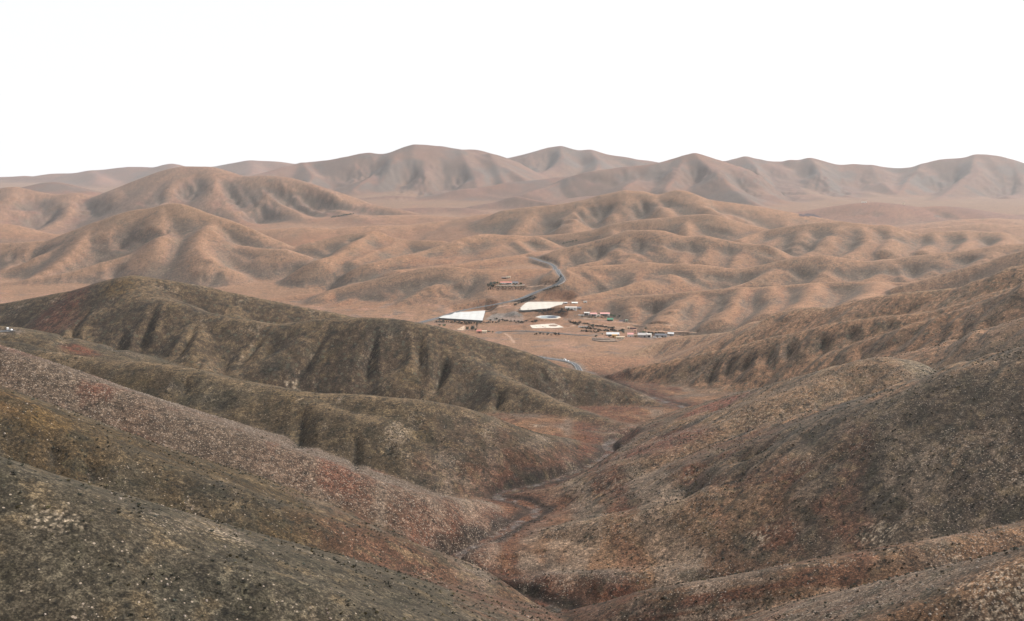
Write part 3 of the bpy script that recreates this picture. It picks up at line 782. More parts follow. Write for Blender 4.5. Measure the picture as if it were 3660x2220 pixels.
# fields, yards and tracks of the settlement: bare, dark or pale soil with edges of their own
def field(pts, col, k_=1.0, soft=2.0):
    p = np.array([sight(*[float(v) for v in t.split(',')])[:2] for t in pts.split()])
    r0, r1 = np.searchsorted(vs, p[:, 1].min() - 10), np.searchsorted(vs, p[:, 1].max() + 10)
    x, y = X[r0:r1] + 1.5 * g3[r0:r1], Y[r0:r1] + 1.5 * g4[r0:r1]
    ins = np.zeros(x.shape, bool)
    for i in range(len(p)):
        (ax, ay), (bx, by) = p[i], p[i - 1]
        c_ = ((ay > y) != (by > y)) & (x < (bx - ax) * (y - ay) / (by - ay + 1e-9) + ax)
        ins ^= c_
    m_ = np.zeros((NV, NU)); m_[r0:r1] = ins
    mix(m_, C(*col), k_)
yard = (Y > 1500) & (Y < 2500) & (W[0] > .5)
mix(yard * ss(.05, .45, fbm2(X, Y, 60, 390, 4) + .3 * g4), C(.245, .140, .100), .7)
mix(yard * ss(.1, .4, -fbm2(X, Y, 45, 391, 4) + .3 * g4), C(.125, .090, .072), .8)
field('1168,769 1184,757 1222,752 1250,754 1258,760 1235,765 1205,768 1190,773', (.150, .132, .118), .85)
field('1185,773 1210,764 1258,761 1262,766 1257,773 1235,775 1215,771', (.185, .135, .110), .9)
field('1225,754 1248,753 1257,757 1256,761 1226,762', (.150, .135, .122), .9)
field('1190,799 1204,797 1208,800 1203,803 1193,803', (.120, .118, .120), .9)
field('1100,793 1118,784 1120,786 1116,795', (.42, .33, .25), .9)
field('1390,762 1430,768 1470,772 1440,771 1405,769', (.17, .135, .11), .7)
field('1922,520 1935,514.5 1950,514 1965,518 1975,523 1950,521.5', (.050, .036, .045), .95)
field('1425,812 1483,815 1485,822 1440,822 1424,818', (.150, .125, .105), .7)
field('1534,812 1625,808 1640,803 1600,812 1560,815', (.155, .130, .115), .7)
field('1484,774 1492,770 1505,770 1512,773', (.060, .048, .056), .9)
for D_ in TRK:
    mix(1 - ss(1.6, 3.4, D_), C(.300, .205, .150), .8)
for D_, h_ in ((RD1, 4.2), (RD2, 4.6), (RD3, 2.4), (RD4, 4.0)):
    mix(1 - ss(h_ + 1, h_ + 11, D_ + 2 * g4), C(.130, .105, .088), .75)

# low scrub in clumps a few paces across
sc1 = fbm2(X, Y, 13, 690, 3); sc2 = fbm2(X, Y, 5.5, 691, 2)
mix(near * cl(3, 4, 6, 9, 10, 11) * ss(.05, .42, sc1 + .55 * sc2 + .3 * g2), C(.030, .027, .019), .62)
mix(near * cl(3, 4, 6, 9, 10) * ss(.12, .5, -sc1 + .5 * sc2 + .25 * wm), C(.125, .095, .062), .5)
# grain: stones and low scrub too small to model
amp = np.where(near > .5, 1.0, .55) * (1 - .6 * far)
T3 *= (1 + amp * (.55 * g1 + .40 * g2 + .22 * g3))[..., None].clip(.35, 2.0)
T3 *= (1 + (.36 * st1 + .30 * st2) * cl(3, 11) + .22 * (st1 + st2) * cl(4, 9, 10) + .30 * st2 * cl(7))[..., None].clip(.4, 1.8)
rocky = np.clip(.85 * cl(6, 11) * ss(.05, .55, wm + .5 * st2 + .4 * (SLOPE - .4)) + cl(3, 4, 9, 10) * ss(.20, .60, fbm2(X, Y, 34, 380, 3) + .45 * st1) + cl(6, 11) * (Y < 980) * .7 * ss(.0, .55, .5 * fbm2(X, Y, 30, 381, 3) + wl + .6 * ridge_top - .6 * (SLOPE - .45)) + cl(5) * .75 + .25 * cl(8), 0, 1)
fleck = ss(.22, .50, g1 * .8 + .3 * g2 + .3 * st1 + .30 * rocky - .22)
mix(fleck * rocky * (1 - far), C(.30, .24, .19), .40)
patch_ = [(2440, 1430, 16), (1840, 1290, 9), (2100, 1290, 10), (760, 1335, 9), (545, 1290, 9), (130, 1250, 7), (1290, 1025, 10), (700, 930, 12)]
for px, py, r in patch_:
    x, y, z = sight(px, py)
    d = np.hypot(X - x, Y - y) / r * (1 + .4 * wm + .4 * g3)
    mix((1 - ss(.2, 1.1, d)) * ss(.05, .4, g1 * 1.2 + .3 * g2), C(.40, .33, .26), .7)
dk = ss(.22, .45, -g1 * .7 - .6 * g2)
mix(dk * (cl(3, 4, 6, 9, 10, 11) + .5 * cl(5)) * near, C(.020, .019, .016), .75)
mix(dk * (1 - near) * (1 - far) * (.25 + .6 * np.clip(gm + steep * .5, 0, 1)), C(.070, .064, .055), .7)
rocky = rocky * (1 - .45 * cl(9, 10))
ROCK = np.clip(rocky * (1 - far), 0, 1)
lum = (T3 @ np.array([.3, .55, .15], np.float32))[..., None]
sat_ = (1.24 * near + 1.08 * (1 - near) * (1 - far) + 1.0 * (1 - near) * far)[..., None]
gain = (.68 * near + .86 * (1 - near) * (1 - far) + .78 * (1 - near) * far)[..., None]
T3 = np.clip((lum + (T3 - lum) * sat_) * gain, .009, .6)

# ------------------------------------------------------------------ scene helpers
from mathutils import Vector, Matrix, noise as mnoise
scene = bpy.context.scene
COL = scene.collection
world = bpy.data.worlds.new('World'); scene.world = world; world.use_nodes = True
RNG = random.Random(11)

def link(o, parent=None):
    COL.objects.link(o)
    if parent is not None:
        o.parent = parent
    return o

def tag(o, label=None, cat=None, group=None, kind=None):
    for k_, v_ in (('label', label), ('category', cat), ('group', group), ('kind', kind)):
        if v_:
            o[k_] = v_
    return o

def thing(name, label, cat, loc, rz=0, group=None):
    o = link(bpy.data.objects.new(name, None))
    o.location = loc; o.rotation_euler = (0, 0, rz); o.empty_display_size = 1
    return tag(o, label, cat, group)

MATS = {}
def mat(name, col, rough=.85, var=.18, scale=3.0, bump=.0, col2=None, metal=0.0, spec=.3):
    """a painted, plastered or grown surface: colour broken up by two sizes of noise"""
    if name in MATS:
        return MATS[name]
    m = bpy.data.materials.new(name); m.use_nodes = True
    nt = m.node_tree; b = nt.nodes['Principled BSDF']
    tc = nt.nodes.new('ShaderNodeTexCoord')
    n1 = nt.nodes.new('ShaderNodeTexNoise'); n1.inputs['Scale'].default_value = scale; n1.inputs['Detail'].default_value = 6
    n1.inputs['Roughness'].default_value = .65
    nt.links.new(tc.outputs['Object'], n1.inputs['Vector'])
    r = nt.nodes.new('ShaderNodeValToRGB')
    c2 = col2 or tuple(c * (1 - 2 * var) for c in col)
    r.color_ramp.elements[0].position = .32; r.color_ramp.elements[0].color = (*c2, 1)
    r.color_ramp.elements[1].position = .62; r.color_ramp.elements[1].color = (*col, 1)
    nt.links.new(n1.outputs['Fac'], r.inputs['Fac']); nt.links.new(r.outputs['Color'], b.inputs['Base Color'])
    b.inputs['Roughness'].default_value = rough; b.inputs['Metallic'].default_value = metal; b.inputs['Specular IOR Level'].default_value = spec
    if bump:
        bp = nt.nodes.new('ShaderNodeBump'); bp.inputs['Strength'].default_value = bump; bp.inputs['Distance'].default_value = .1
        nt.links.new(n1.outputs['Fac'], bp.inputs['Height']); nt.links.new(bp.outputs['Normal'], b.inputs['Normal'])
    MATS[name] = m
    return m

class MB:
    def __init__(s):
        s.v = []; s.f = []
    def add(s, vs_, fs_):
        o = len(s.v); s.v += [tuple(v) for v in vs_]; s.f += [tuple(i + o for i in f) for f in fs_]
        return s
    def box(s, x0, x1, y0, y1, z0, z1):
        return s.add([(x0, y0, z0), (x1, y0, z0), (x1, y1, z0), (x0, y1, z0), (x0, y0, z1), (x1, y0, z1), (x1, y1, z1), (x0, y1, z1)],
                     [(0, 3, 2, 1), (4, 5, 6, 7), (0, 1, 5, 4), (1, 2, 6, 5), (2, 3, 7, 6), (3, 0, 4, 7)])
    def tube(s, pts, rad, n=7):
        pts = [Vector(p) for p in pts]; rings = []
        o = len(s.v)
        for i, p in enumerate(pts):
            d = (pts[min(i + 1, len(pts) - 1)] - pts[max(i - 1, 0)]).normalized()
            a = d.orthogonal().normalized(); b = d.cross(a)
            r = rad[i] if isinstance(rad, (list, tuple)) else rad
            for k in range(n):
                t = 2 * math.pi * k / n
                s.v.append(tuple(p + (a * math.cos(t) + b * math.sin(t)) * r))
        for i in range(len(pts) - 1):
            for k in range(n):
                s.f.append((o + i * n + k, o + i * n + (k + 1) % n, o + (i + 1) * n + (k + 1) % n, o + (i + 1) * n + k))
        s.f.append(tuple(o + k for k in range(n))[::-1]); s.f.append(tuple(o + (len(pts) - 1) * n + k for k in range(n)))
        return s
    def mesh(s, name, m, smooth=False):
        me = bpy.data.meshes.new(name); me.from_pydata(s.v, [], s.f); me.update()
        if smooth:
            me.shade_smooth()
        for mm in (m if isinstance(m, (list, tuple)) else [m]):
            me.materials.append(mm)
        return me
    def build(s, name, m, parent=None, smooth=False):
        return link(bpy.data.objects.new(name, s.mesh(name, m, smooth)), parent)

def np_mesh(name, co, quads, m, smooth=True):
    me = bpy.data.meshes.new(name)
    me.vertices.add(len(co)); me.vertices.foreach_set('co', co.astype(np.float32).reshape(-1))
    k_ = quads.shape[1]
    me.loops.add(quads.size); me.loops.foreach_set('vertex_index', quads.astype(np.int32).reshape(-1))
    me.polygons.add(len(quads)); me.polygons.foreach_set('loop_start', np.arange(len(quads), dtype=np.int32) * k_)
    me.update(calc_edges=True)
    if smooth:
        me.shade_smooth()
    if m:
        me.materials.append(m)
    return me

# ------------------------------------------------------------------ ground material
gm_ = bpy.data.materials.new('ground'); gm_.use_nodes = True
nt = gm_.node_tree; bs = nt.nodes['Principled BSDF']
at = nt.nodes.new('ShaderNodeVertexColor'); at.layer_name = 'tint'
geo = nt.nodes.new('ShaderNodeNewGeometry')
def noise_node(scale, detail, rough=.6, dist=0.0):
    n = nt.nodes.new('ShaderNodeTexNoise'); n.inputs['Scale'].default_value = scale; n.inputs['Detail'].default_value = detail
    n.inputs['Roughness'].default_value = rough; n.inputs['Distortion'].default_value = dist
    nt.links.new(geo.outputs['Position'], n.inputs['Vector'])
    return n
nA = noise_node(.9, 5, .7); nB = noise_node(.16, 5, .7, .4)
def math_node(op, a, b=None, clamp=False):
    n = nt.nodes.new('ShaderNodeMath'); n.operation = op; n.use_clamp = clamp
    for i, v in enumerate((a, b)):
        if v is None:
            continue
        if isinstance(v, (int, float)):
            n.inputs[i].default_value = v
        else:
            nt.links.new(v, n.inputs[i])
    return n.outputs[0]
va = math_node('MULTIPLY_ADD', nA.outputs['Fac'], 1.5); nt.nodes[-1].inputs[2].default_value = .25
vb = math_node('MULTIPLY_ADD', nB.outputs['Fac'], 1.1); nt.nodes[-1].inputs[2].default_value = .45
# gravel: every stone-sized cell its own tone, at two sizes
def cells(scale, lo, hi):
    v = nt.nodes.new('ShaderNodeTexVoronoi'); v.inputs['Scale'].default_value = scale
    nt.links.new(geo.outputs['Position'], v.inputs['Vector'])
    sc = nt.nodes.new('ShaderNodeSeparateColor'); nt.links.new(v.outputs['Color'], sc.inputs[0])
    p = math_node('POWER', sc.outputs[0], 1.8)
    r = math_node('MULTIPLY_ADD', p, hi - lo); nt.nodes[-1].inputs[2].default_value = lo
    return r
vv = math_node('MULTIPLY', math_node('MULTIPLY', va, vb), math_node('MULTIPLY', cells(2.6, .55, 1.85), cells(.8, .72, 1.5)))
vm = nt.nodes.new('ShaderNodeMix'); vm.data_type = 'RGBA'; vm.blend_type = 'MULTIPLY'; vm.inputs['Factor'].default_value = 1
cmb = nt.nodes.new('ShaderNodeCombineColor')
for i in range(3):
    nt.links.new(vv, cmb.inputs[i])
nt.links.new(at.outputs[0], vm.inputs['A']); nt.links.new(cmb.outputs[0], vm.inputs['B'])
# low shrubs and stones beyond the modelled ones: dark and pale dots with room between them
vo = nt.nodes.new('ShaderNodeTexVoronoi'); vo.voronoi_dimensions = '2D'; vo.inputs['Scale'].default_value = .12
nt.links.new(geo.outputs['Position'], vo.inputs['Vector'])
sepc = nt.nodes.new('ShaderNodeSeparateColor'); nt.links.new(vo.outputs['Color'], sepc.inputs[0])
rad = math_node('MULTIPLY', sepc.outputs[0], .26)
dot = math_node('LESS_THAN', vo.outputs['Distance'], rad)
sel = math_node('GREATER_THAN', sepc.outputs[1], .35)
dot = math_node('MULTIPLY', dot, sel)
sp = nt.nodes.new('ShaderNodeSeparateXYZ'); nt.links.new(geo.outputs['Position'], sp.inputs[0])
farm = nt.nodes.new('ShaderNodeMapRange'); farm.inputs['From Min'].default_value = 800; farm.inputs['From Max'].default_value = 1050
nt.links.new(sp.outputs['Y'], farm.inputs['Value'])
dot = math_node('MULTIPLY', dot, farm.outputs[0]); dot = math_node('MULTIPLY', dot, .7)
dm = nt.nodes.new('ShaderNodeMix'); dm.data_type = 'RGBA'; dm.inputs['B'].default_value = (.055, .052, .038, 1)
nt.links.new(dot, dm.inputs['Factor']); nt.links.new(vm.outputs['Result'], dm.inputs['A'])
# loose pale stones and dark clinker, thick where the ground is rocky
vs_ = nt.nodes.new('ShaderNodeTexVoronoi'); vs_.inputs['Scale'].default_value = 1.6
nt.links.new(geo.outputs['Position'], vs_.inputs['Vector'])
sc2 = nt.nodes.new('ShaderNodeSeparateColor'); nt.links.new(vs_.outputs['Color'], sc2.inputs[0])
thr = math_node('MULTIPLY_ADD', at.outputs['Alpha'], -.36); nt.nodes[-1].inputs[2].default_value = .975
pale = math_node('GREATER_THAN', sc2.outputs[0], thr)
inner = math_node('LESS_THAN', vs_.outputs['Distance'], math_node('MULTIPLY_ADD', sc2.outputs[1], .42)); nt.nodes[-2].inputs[2].default_value = .12
pale = math_node('MULTIPLY', pale, inner)
nearm = nt.nodes.new('ShaderNodeMapRange'); nearm.inputs['From Min'].default_value = 1300; nearm.inputs['From Max'].default_value = 2000; nearm.inputs['To Min'].default_value = .6; nearm.inputs['To Max'].default_value = .25
nt.links.new(sp.outputs['Y'], nearm.inputs['Value'])
pale = math_node('MULTIPLY', pale, nearm.outputs[0])
pm = nt.nodes.new('ShaderNodeMix'); pm.data_type = 'RGBA'; pm.inputs['B'].default_value = (.33, .265, .21, 1)
nt.links.new(pale, pm.inputs['Factor']); nt.links.new(dm.outputs['Result'], pm.inputs['A'])
drk = math_node('MULTIPLY', math_node('GREATER_THAN', sc2.outputs[2], .86), math_node('LESS_THAN', vs_.outputs['Distance'], .42))
drk = math_node('MULTIPLY', drk, math_node('MULTIPLY', nearm.outputs[0], .8))
dk2 = nt.nodes.new('ShaderNodeMix'); dk2.data_type = 'RGBA'; dk2.inputs['B'].default_value = (.018, .016, .013, 1)
nt.links.new(drk, dk2.inputs['Factor']); nt.links.new(pm.outputs['Result'], dk2.inputs['A'])
nt.links.new(dk2.outputs['Result'], bs.inputs['Base Color'])
bs.inputs['Roughness'].default_value = .95; bs.inputs['Specular IOR Level'].default_value = .12
bp = nt.nodes.new('ShaderNodeBump'); bp.inputs['Strength'].default_value = .55; bp.inputs['Distance'].default_value = .55
hsum = math_node('ADD', nA.outputs['Fac'], math_node('MULTIPLY', nB.outputs['Fac'], 2.2))
nt.links.new(hsum, bp.inputs['Height']); nt.links.new(bp.outputs['Normal'], bs.inputs['Normal'])

def land(name, r0, r1):
    co = np.stack([X[r0:r1], Y[r0:r1], Z[r0:r1]], -1).reshape(-1, 3)
    n = r1 - r0
    i = np.arange(n - 1)[:, None] * NU + np.arange(NU - 1)[None]
    q = np.stack([i, i + 1, i + NU + 1, i + NU], -1).reshape(-1, 4)
    me = np_mesh(name, co, q, gm_)
    ca = me.color_attributes.new('tint', 'FLOAT_COLOR', 'POINT')
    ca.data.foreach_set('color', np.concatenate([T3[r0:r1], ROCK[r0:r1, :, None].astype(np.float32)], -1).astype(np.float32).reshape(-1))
    o = link(bpy.data.objects.new(name, me)); o['kind'] = 'structure'
    return o
ra, rb = np.searchsorted(vs, 1790), np.searchsorted(vs, 4700)
land('terrain', 0, ra + 1); land('hills', ra, rb + 1); land('mountains', rb, NV)

# roads
asphalt = mat('asphalt', (.046, .050, .058), .8, .12, .5)
line_m = mat('road_line', (.30, .30, .295), .7, .08, 2)
kerb_m = mat('road_shoulder', (.19, .17, .15), .9, .1, 1)
rail_m = mat('galvanised_rail', (.50, .51, .52), .45, .1, 2, metal=.5)
def ribbon(q, offs, lift):
    d = np.gradient(q, axis=0); n = np.stack([-d[:, 1], d[:, 0]], 1); n /= np.linalg.norm(n, axis=1)[:, None] + 1e-9
    co = []
    for o_ in offs:
        co.append(np.stack([q[:, 0] + n[:, 0] * o_, q[:, 1] + n[:, 1] * o_, q[:, 2] + lift], 1))
    co = np.stack(co, 1)
    m_, k_ = co.shape[:2]
    i = np.arange(m_ - 1)[:, None] * k_ + np.arange(k_ - 1)[None]
    return co.reshape(-1, 3), np.stack([i, i + k_, i + k_ + 1, i + 1], -1).reshape(-1, 4)
def sheet(name, q, offs, lift, m):
    co, f = ribbon(q, offs, lift)
    o = link(bpy.data.objects.new(name, np_mesh(name, co, f, m))); o['kind'] = 'structure'
    return o
for key, rail in (('main', 1), ('lower', 1), ('village', 0), ('pass', 1)):
    q, h = ROADS[key]
    sheet('road', q, [-h, -h * .5, 0, h * .5, h], .42, asphalt)
    if rail:
        parts = []
        for a_, b_ in ((-h + .3, -h + .55), (h - .55, h - .3)):
            parts.append(ribbon(q, [a_, b_], .45))
        dash = np.arange(len(q) - 1) % 2 == 0
        co, f = ribbon(q, [-.14, .14], .45)
        parts.append((co, f[dash[:len(f)]]))
        off = 0; C_ = []; F_ = []
        for co, f in parts:
            C_.append(co); F_.append(f + off); off += len(co)
        o = link(bpy.data.objects.new('road_markings', np_mesh('road_markings', np.concatenate(C_), np.concatenate(F_), line_m))); o['kind'] = 'structure'
        sheet('road_shoulder', q, [-h - .8, -h - .02], .40, kerb_m)
        sheet('road_shoulder', q, [h + .02, h + .8], .40, kerb_m)

# ------------------------------------------------------------------ things of the settlement
white = mat('white_plaster', (.74, .72, .68), .8, .07, .8); cream = mat('cream_plaster', (.66, .56, .42), .8, .08, .8)
pinkw = mat('pink_plaster', (.52, .30, .23), .8, .1, .8); greyw = mat('grey_block', (.33, .31, .30), .9, .12, .8)
ochre = mat('ochre_plaster', (.50, .29, .10), .8, .1, .8); tanw = mat('tan_plaster', (.42, .32, .23), .85, .1, .8)
tile = mat('terracotta_tile', (.46, .17, .13), .75, .15, 1.5); pink_tile = mat('pink_tile', (.58, .29, .27), .75, .1, 1.5)
sheetm = mat('sheet_roof', (.48, .49, .50), .5, .12, .6, metal=.2); dark = mat('dark_opening', (.018, .017, .02), .6, .1, 1)
darkroof = mat('dark_roof', (.10, .10, .115), .7, .15, .8); plum = mat('plum_wall', (.15, .10, .13), .9, .15, .8)
stone = mat('stone_wall', (.20, .16, .135), .95, .2, .9, bump=.5); glassd = mat('window_glass', (.03, .035, .04), .15, .1, 1, spec=.6)
net_w = mat('white_shade_cloth', (.39, .39, .385), .85, .05, .05, col2=(.33, .33, .325)); net_c = mat('cream_shade_cloth', (.40, .375, .335), .85, .05, .05, col2=(.34, .315, .275))
net_d = mat('dark_shade_net', (.10, .095, .09), .9, .15, .6); net_g = mat('green_shade_net', (.06, .17, .11), .85, .15, .8)
wood = mat('weathered_wood', (.16, .12, .09), .9, .15, 2); bark = mat('bark', (.10, .075, .055), .95, .2, 3)
leaf1 = mat('leaf_green', (.055, .105, .045), .8, .3, 1.5); leaf2 = mat('leaf_blue_green', (.04, .075, .06), .8, .3, 1.5); leaf3 = mat('leaf_dark', (.035, .055, .03), .8, .3, 1.5)
leaf4 = mat('leaf_grey_brown', (.045, .042, .030), .9, .3, 1.5); carw = mat('car_white', (.80, .80, .80), .25, .03, .5, spec=.5); tyre = mat('tyre', (.02, .02, .02), .9, .1, 4)
pondw = mat('pond_water', (.045, .085, .15), .12, .2, .1, spec=.5); liner = mat('pond_liner', (.42, .43, .43), .7, .2, .2); rimm = mat('pond_rim', (.50, .42, .34), .9, .1, .3)

def W2(px, py, d=None):
    x, y, z = P(px, py, d) if d else sight(px, py)
    return Vector((x, y, float(ground(x, y))))

def house(name, label, cat, x0, x1, base, high, deep, wall_m, roof='flat', roof_m=None, openings=(), rz=None, group=None, chimney=False):
    """x0..x1, base: sighted width and foot; high: wall height in metres; openings: (from, to, sill, head, kind) along the front, 0..1 and metres"""
    c = W2((x0 + x1) / 2, base)
    w = (x1 - x0) / F * c.y
    if rz is None:
        rz = math.atan2(-c.x, c.y) + RNG.uniform(-.06, .06)
    t = thing(name, label, cat, c, rz, group)
    h2 = w / 2
    wb = MB(); wb.box(-h2, h2, 0, deep, -2.5, high)
    wl_ = wb.build('wall', wall_m, t)
    if roof == 'flat':
        rb = MB(); e = .25
        rb.box(-h2 - .12, h2 + .12, -.12, deep + .12, high + .003, high + .18)
        for a in ((-h2 - .12, h2 + .12, -.12, e), (-h2 - .12, h2 + .12, deep - e, deep + .12), (-h2 - .12, -h2 + e, e, deep - e), (h2 - e, h2 + .12, e, deep - e)):
            rb.box(a[0], a[1], a[2], a[3], high + .183, high + .55)
    elif roof == 'gable':
        rb = MB(); o_ = .5; r_ = min(deep * .28, 2.2)
        rb.add([(-h2 - o_, -o_, high), (h2 + o_, -o_, high), (h2 + o_, deep + o_, high), (-h2 - o_, deep + o_, high),
                (-h2 - o_, deep / 2, high + r_), (h2 + o_, deep / 2, high + r_)],
               [(0, 1, 5, 4), (2, 3, 4, 5), (0, 4, 3), (1, 2, 5), (3, 2, 1, 0)])
    else:               # lean-to falling to the front
        rb = MB(); o_ = .5; r_ = min(deep * .3, 2.4)
        rb.add([(-h2 - o_, -o_, high + .01), (h2 + o_, -o_, high + .01), (h2 + o_, deep + o_, high + r_), (-h2 - o_, deep + o_, high + r_),
                (-h2 - o_, -o_, high + .2), (h2 + o_, -o_, high + .2), (h2 + o_, deep + o_, high + r_ + .2), (-h2 - o_, deep + o_, high + r_ + .2)],
               [(0, 3, 2, 1), (4, 5, 6, 7), (0, 1, 5, 4), (1, 2, 6, 5), (2, 3, 7, 6), (3, 0, 4, 7)])
    ro = rb.build('roof', roof_m or wall_m, t)
    if chimney:
        MB().box(h2 * .4, h2 * .4 + .7, deep * .55, deep * .55 + .7, high, high + 2.6).build('chimney', wall_m, ro)
    for a, b, s_, hd, kind in openings:
        xa, xb = -h2 + a * w, -h2 + b * w
        m_ = dark if kind in ('porch', 'garage') else (wood if kind == 'door' else glassd)
        nm = {'porch': 'porch', 'garage': 'garage_door', 'door': 'door', 'window': 'window'}[kind]
        o = MB().box(xa, xb, -.06, .02, s_, hd).build(nm, m_, t)
        if kind == 'porch' and xb - xa > 3:
            n = max(2, int((xb - xa) / 3.2))
            for k in range(n + 1):
                px_ = xa + (xb - xa) * k / n
                MB().box(px_ - .14, px_ + .14, -.42, -.14, s_ - .6, hd).build('porch_post', wall_m, t)
        if kind == 'window':
            fm = MB(); f_ = .1
            fm.box(xa - f_, xb + f_, -.09, -.062, hd, hd + f_); fm.box(xa - f_, xb + f_, -.12, -.062, s_ - f_, s_)
            fm.box(xa - f_, xa, -.09, -.062, s_, hd); fm.box(xb, xb + f_, -.09, -.062, s_, hd)
            fm.build('frame', white, o)
    return t

def clump_mesh(name, m, sx, sz, n, leaf, seed, z0=0.0, squash=1.0):
    """foliage: many small leaf sprays through an uneven volume"""
    rn = random.Random(seed); mb = MB()
    lobes = [(Vector((rn.uniform(-.5, .5) * sx, rn.uniform(-.5, .5) * sx, z0 + rn.uniform(.25, .8) * sz)), rn.uniform(.3, .55)) for _ in range(7)]
    for _ in range(n):
        c, r = rn.choice(lobes)
        d = Vector((rn.gauss(0, 1), rn.gauss(0, 1), rn.gauss(0, 1))).normalized() * (rn.random() ** .4)
        p = c + Vector((d.x * sx * r, d.y * sx * r, d.z * sz * r * squash))
        p.z = max(p.z, .03)
        a = Vector((rn.gauss(0, 1), rn.gauss(0, 1), rn.gauss(0, .7))).normalized(); b = a.orthogonal().normalized()
        l_ = leaf * rn.uniform(.6, 1.4)
        mb.add([p - a * l_ - b * l_ * .45, p + a * l_ * .2 - b * l_ * .6, p + a * l_, p + b * l_ * .6], [(0, 1, 2, 3)])
    return mb.mesh(name, m)

CROWNS = {}
def tree(name, label, px, py, hpx, wpx, leaf_m, group=None, trunk=.25, cat='tree'):
    c = W2(px, py); k_ = c.y / F
    H_, Wd = hpx * k_, wpx * k_
    t = thing(name, label, cat, c, RNG.uniform(0, 6.28), group)
    tb = MB(); th = H_ * trunk
    tb.tube([(0, 0, -.6), (.1, 0, th * .6), (.0, .1, th + H_ * .25)], [.09 * Wd ** .5 + .08, .06 * Wd ** .5 + .06, .05])
    for a in range(3):
        an = a * 2.1 + RNG.random()
        tb.tube([(.03, .03, th * .8), (math.cos(an) * Wd * .25, math.sin(an) * Wd * .25, th + H_ * .35)], [.07, .03], 5)
    tb.build('trunk', bark, t)
    link(bpy.data.objects.new('crown', clump_mesh('crown', leaf_m, Wd * .55, H_ * (1 - trunk) * .95, 520, max(.22, Wd * .055), hash((px, py)) % 9999 if 0 else int(px * 7 + py * 13), th * .75)), t)
    return t

def palm(label, px, py, hpx):
    c = W2(px, py); H_ = hpx * c.y / F
    t = thing('palm_tree', label, 'palm tree', c, .4)
    MB().tube([(0, 0, -.5), (.1, 0, H_ * .35), (.12, .05, H_ * .7), (.1, .05, H_ * .8)], [.36, .27, .24, .3], 9).build('trunk', bark, t)
    mb = MB(); top = Vector((.1, .05, H_ * .8)); rn = random.Random(3)
    for k in range(44):
        an = k * 2.399; up = rn.uniform(-.5, 1.1); L = H_ * rn.uniform(.34, .46)
        pts = []
        for s_ in range(6):
            u = s_ / 5
            pts.append(top + Vector((math.cos(an) * L * u * math.cos(up * .8), math.sin(an) * L * u * math.cos(up * .8), L * (math.sin(up) * u - .75 * u * u))))
        side = Vector((-math.sin(an), math.cos(an), 0))
        for s_ in range(5):
            w0, w1 = (.34 * (1 - abs(s_ / 5 - .4)), .34 * (1 - abs((s_ + 1) / 5 - .4)))
            mb.add([pts[s_] - side * w0, pts[s_] + side * w0, pts[s_ + 1] + side * w1, pts[s_ + 1] - side * w1], [(0, 1, 2, 3)])
    mb.build('crown', leaf3, t)
    return t

def bush(name, label, px, py, hpx, wpx, leaf_m, group=None, n=200):
    c = W2(px, py); k_ = c.y / F
    o = link(bpy.data.objects.new(name, clump_mesh(name, leaf_m, wpx * k_ * .55, hpx * k_ * .9, n, max(.16, wpx * k_ * .06), int(px * 11 + py * 7))))
    o.location = c
    return tag(o, label, 'bush', group)

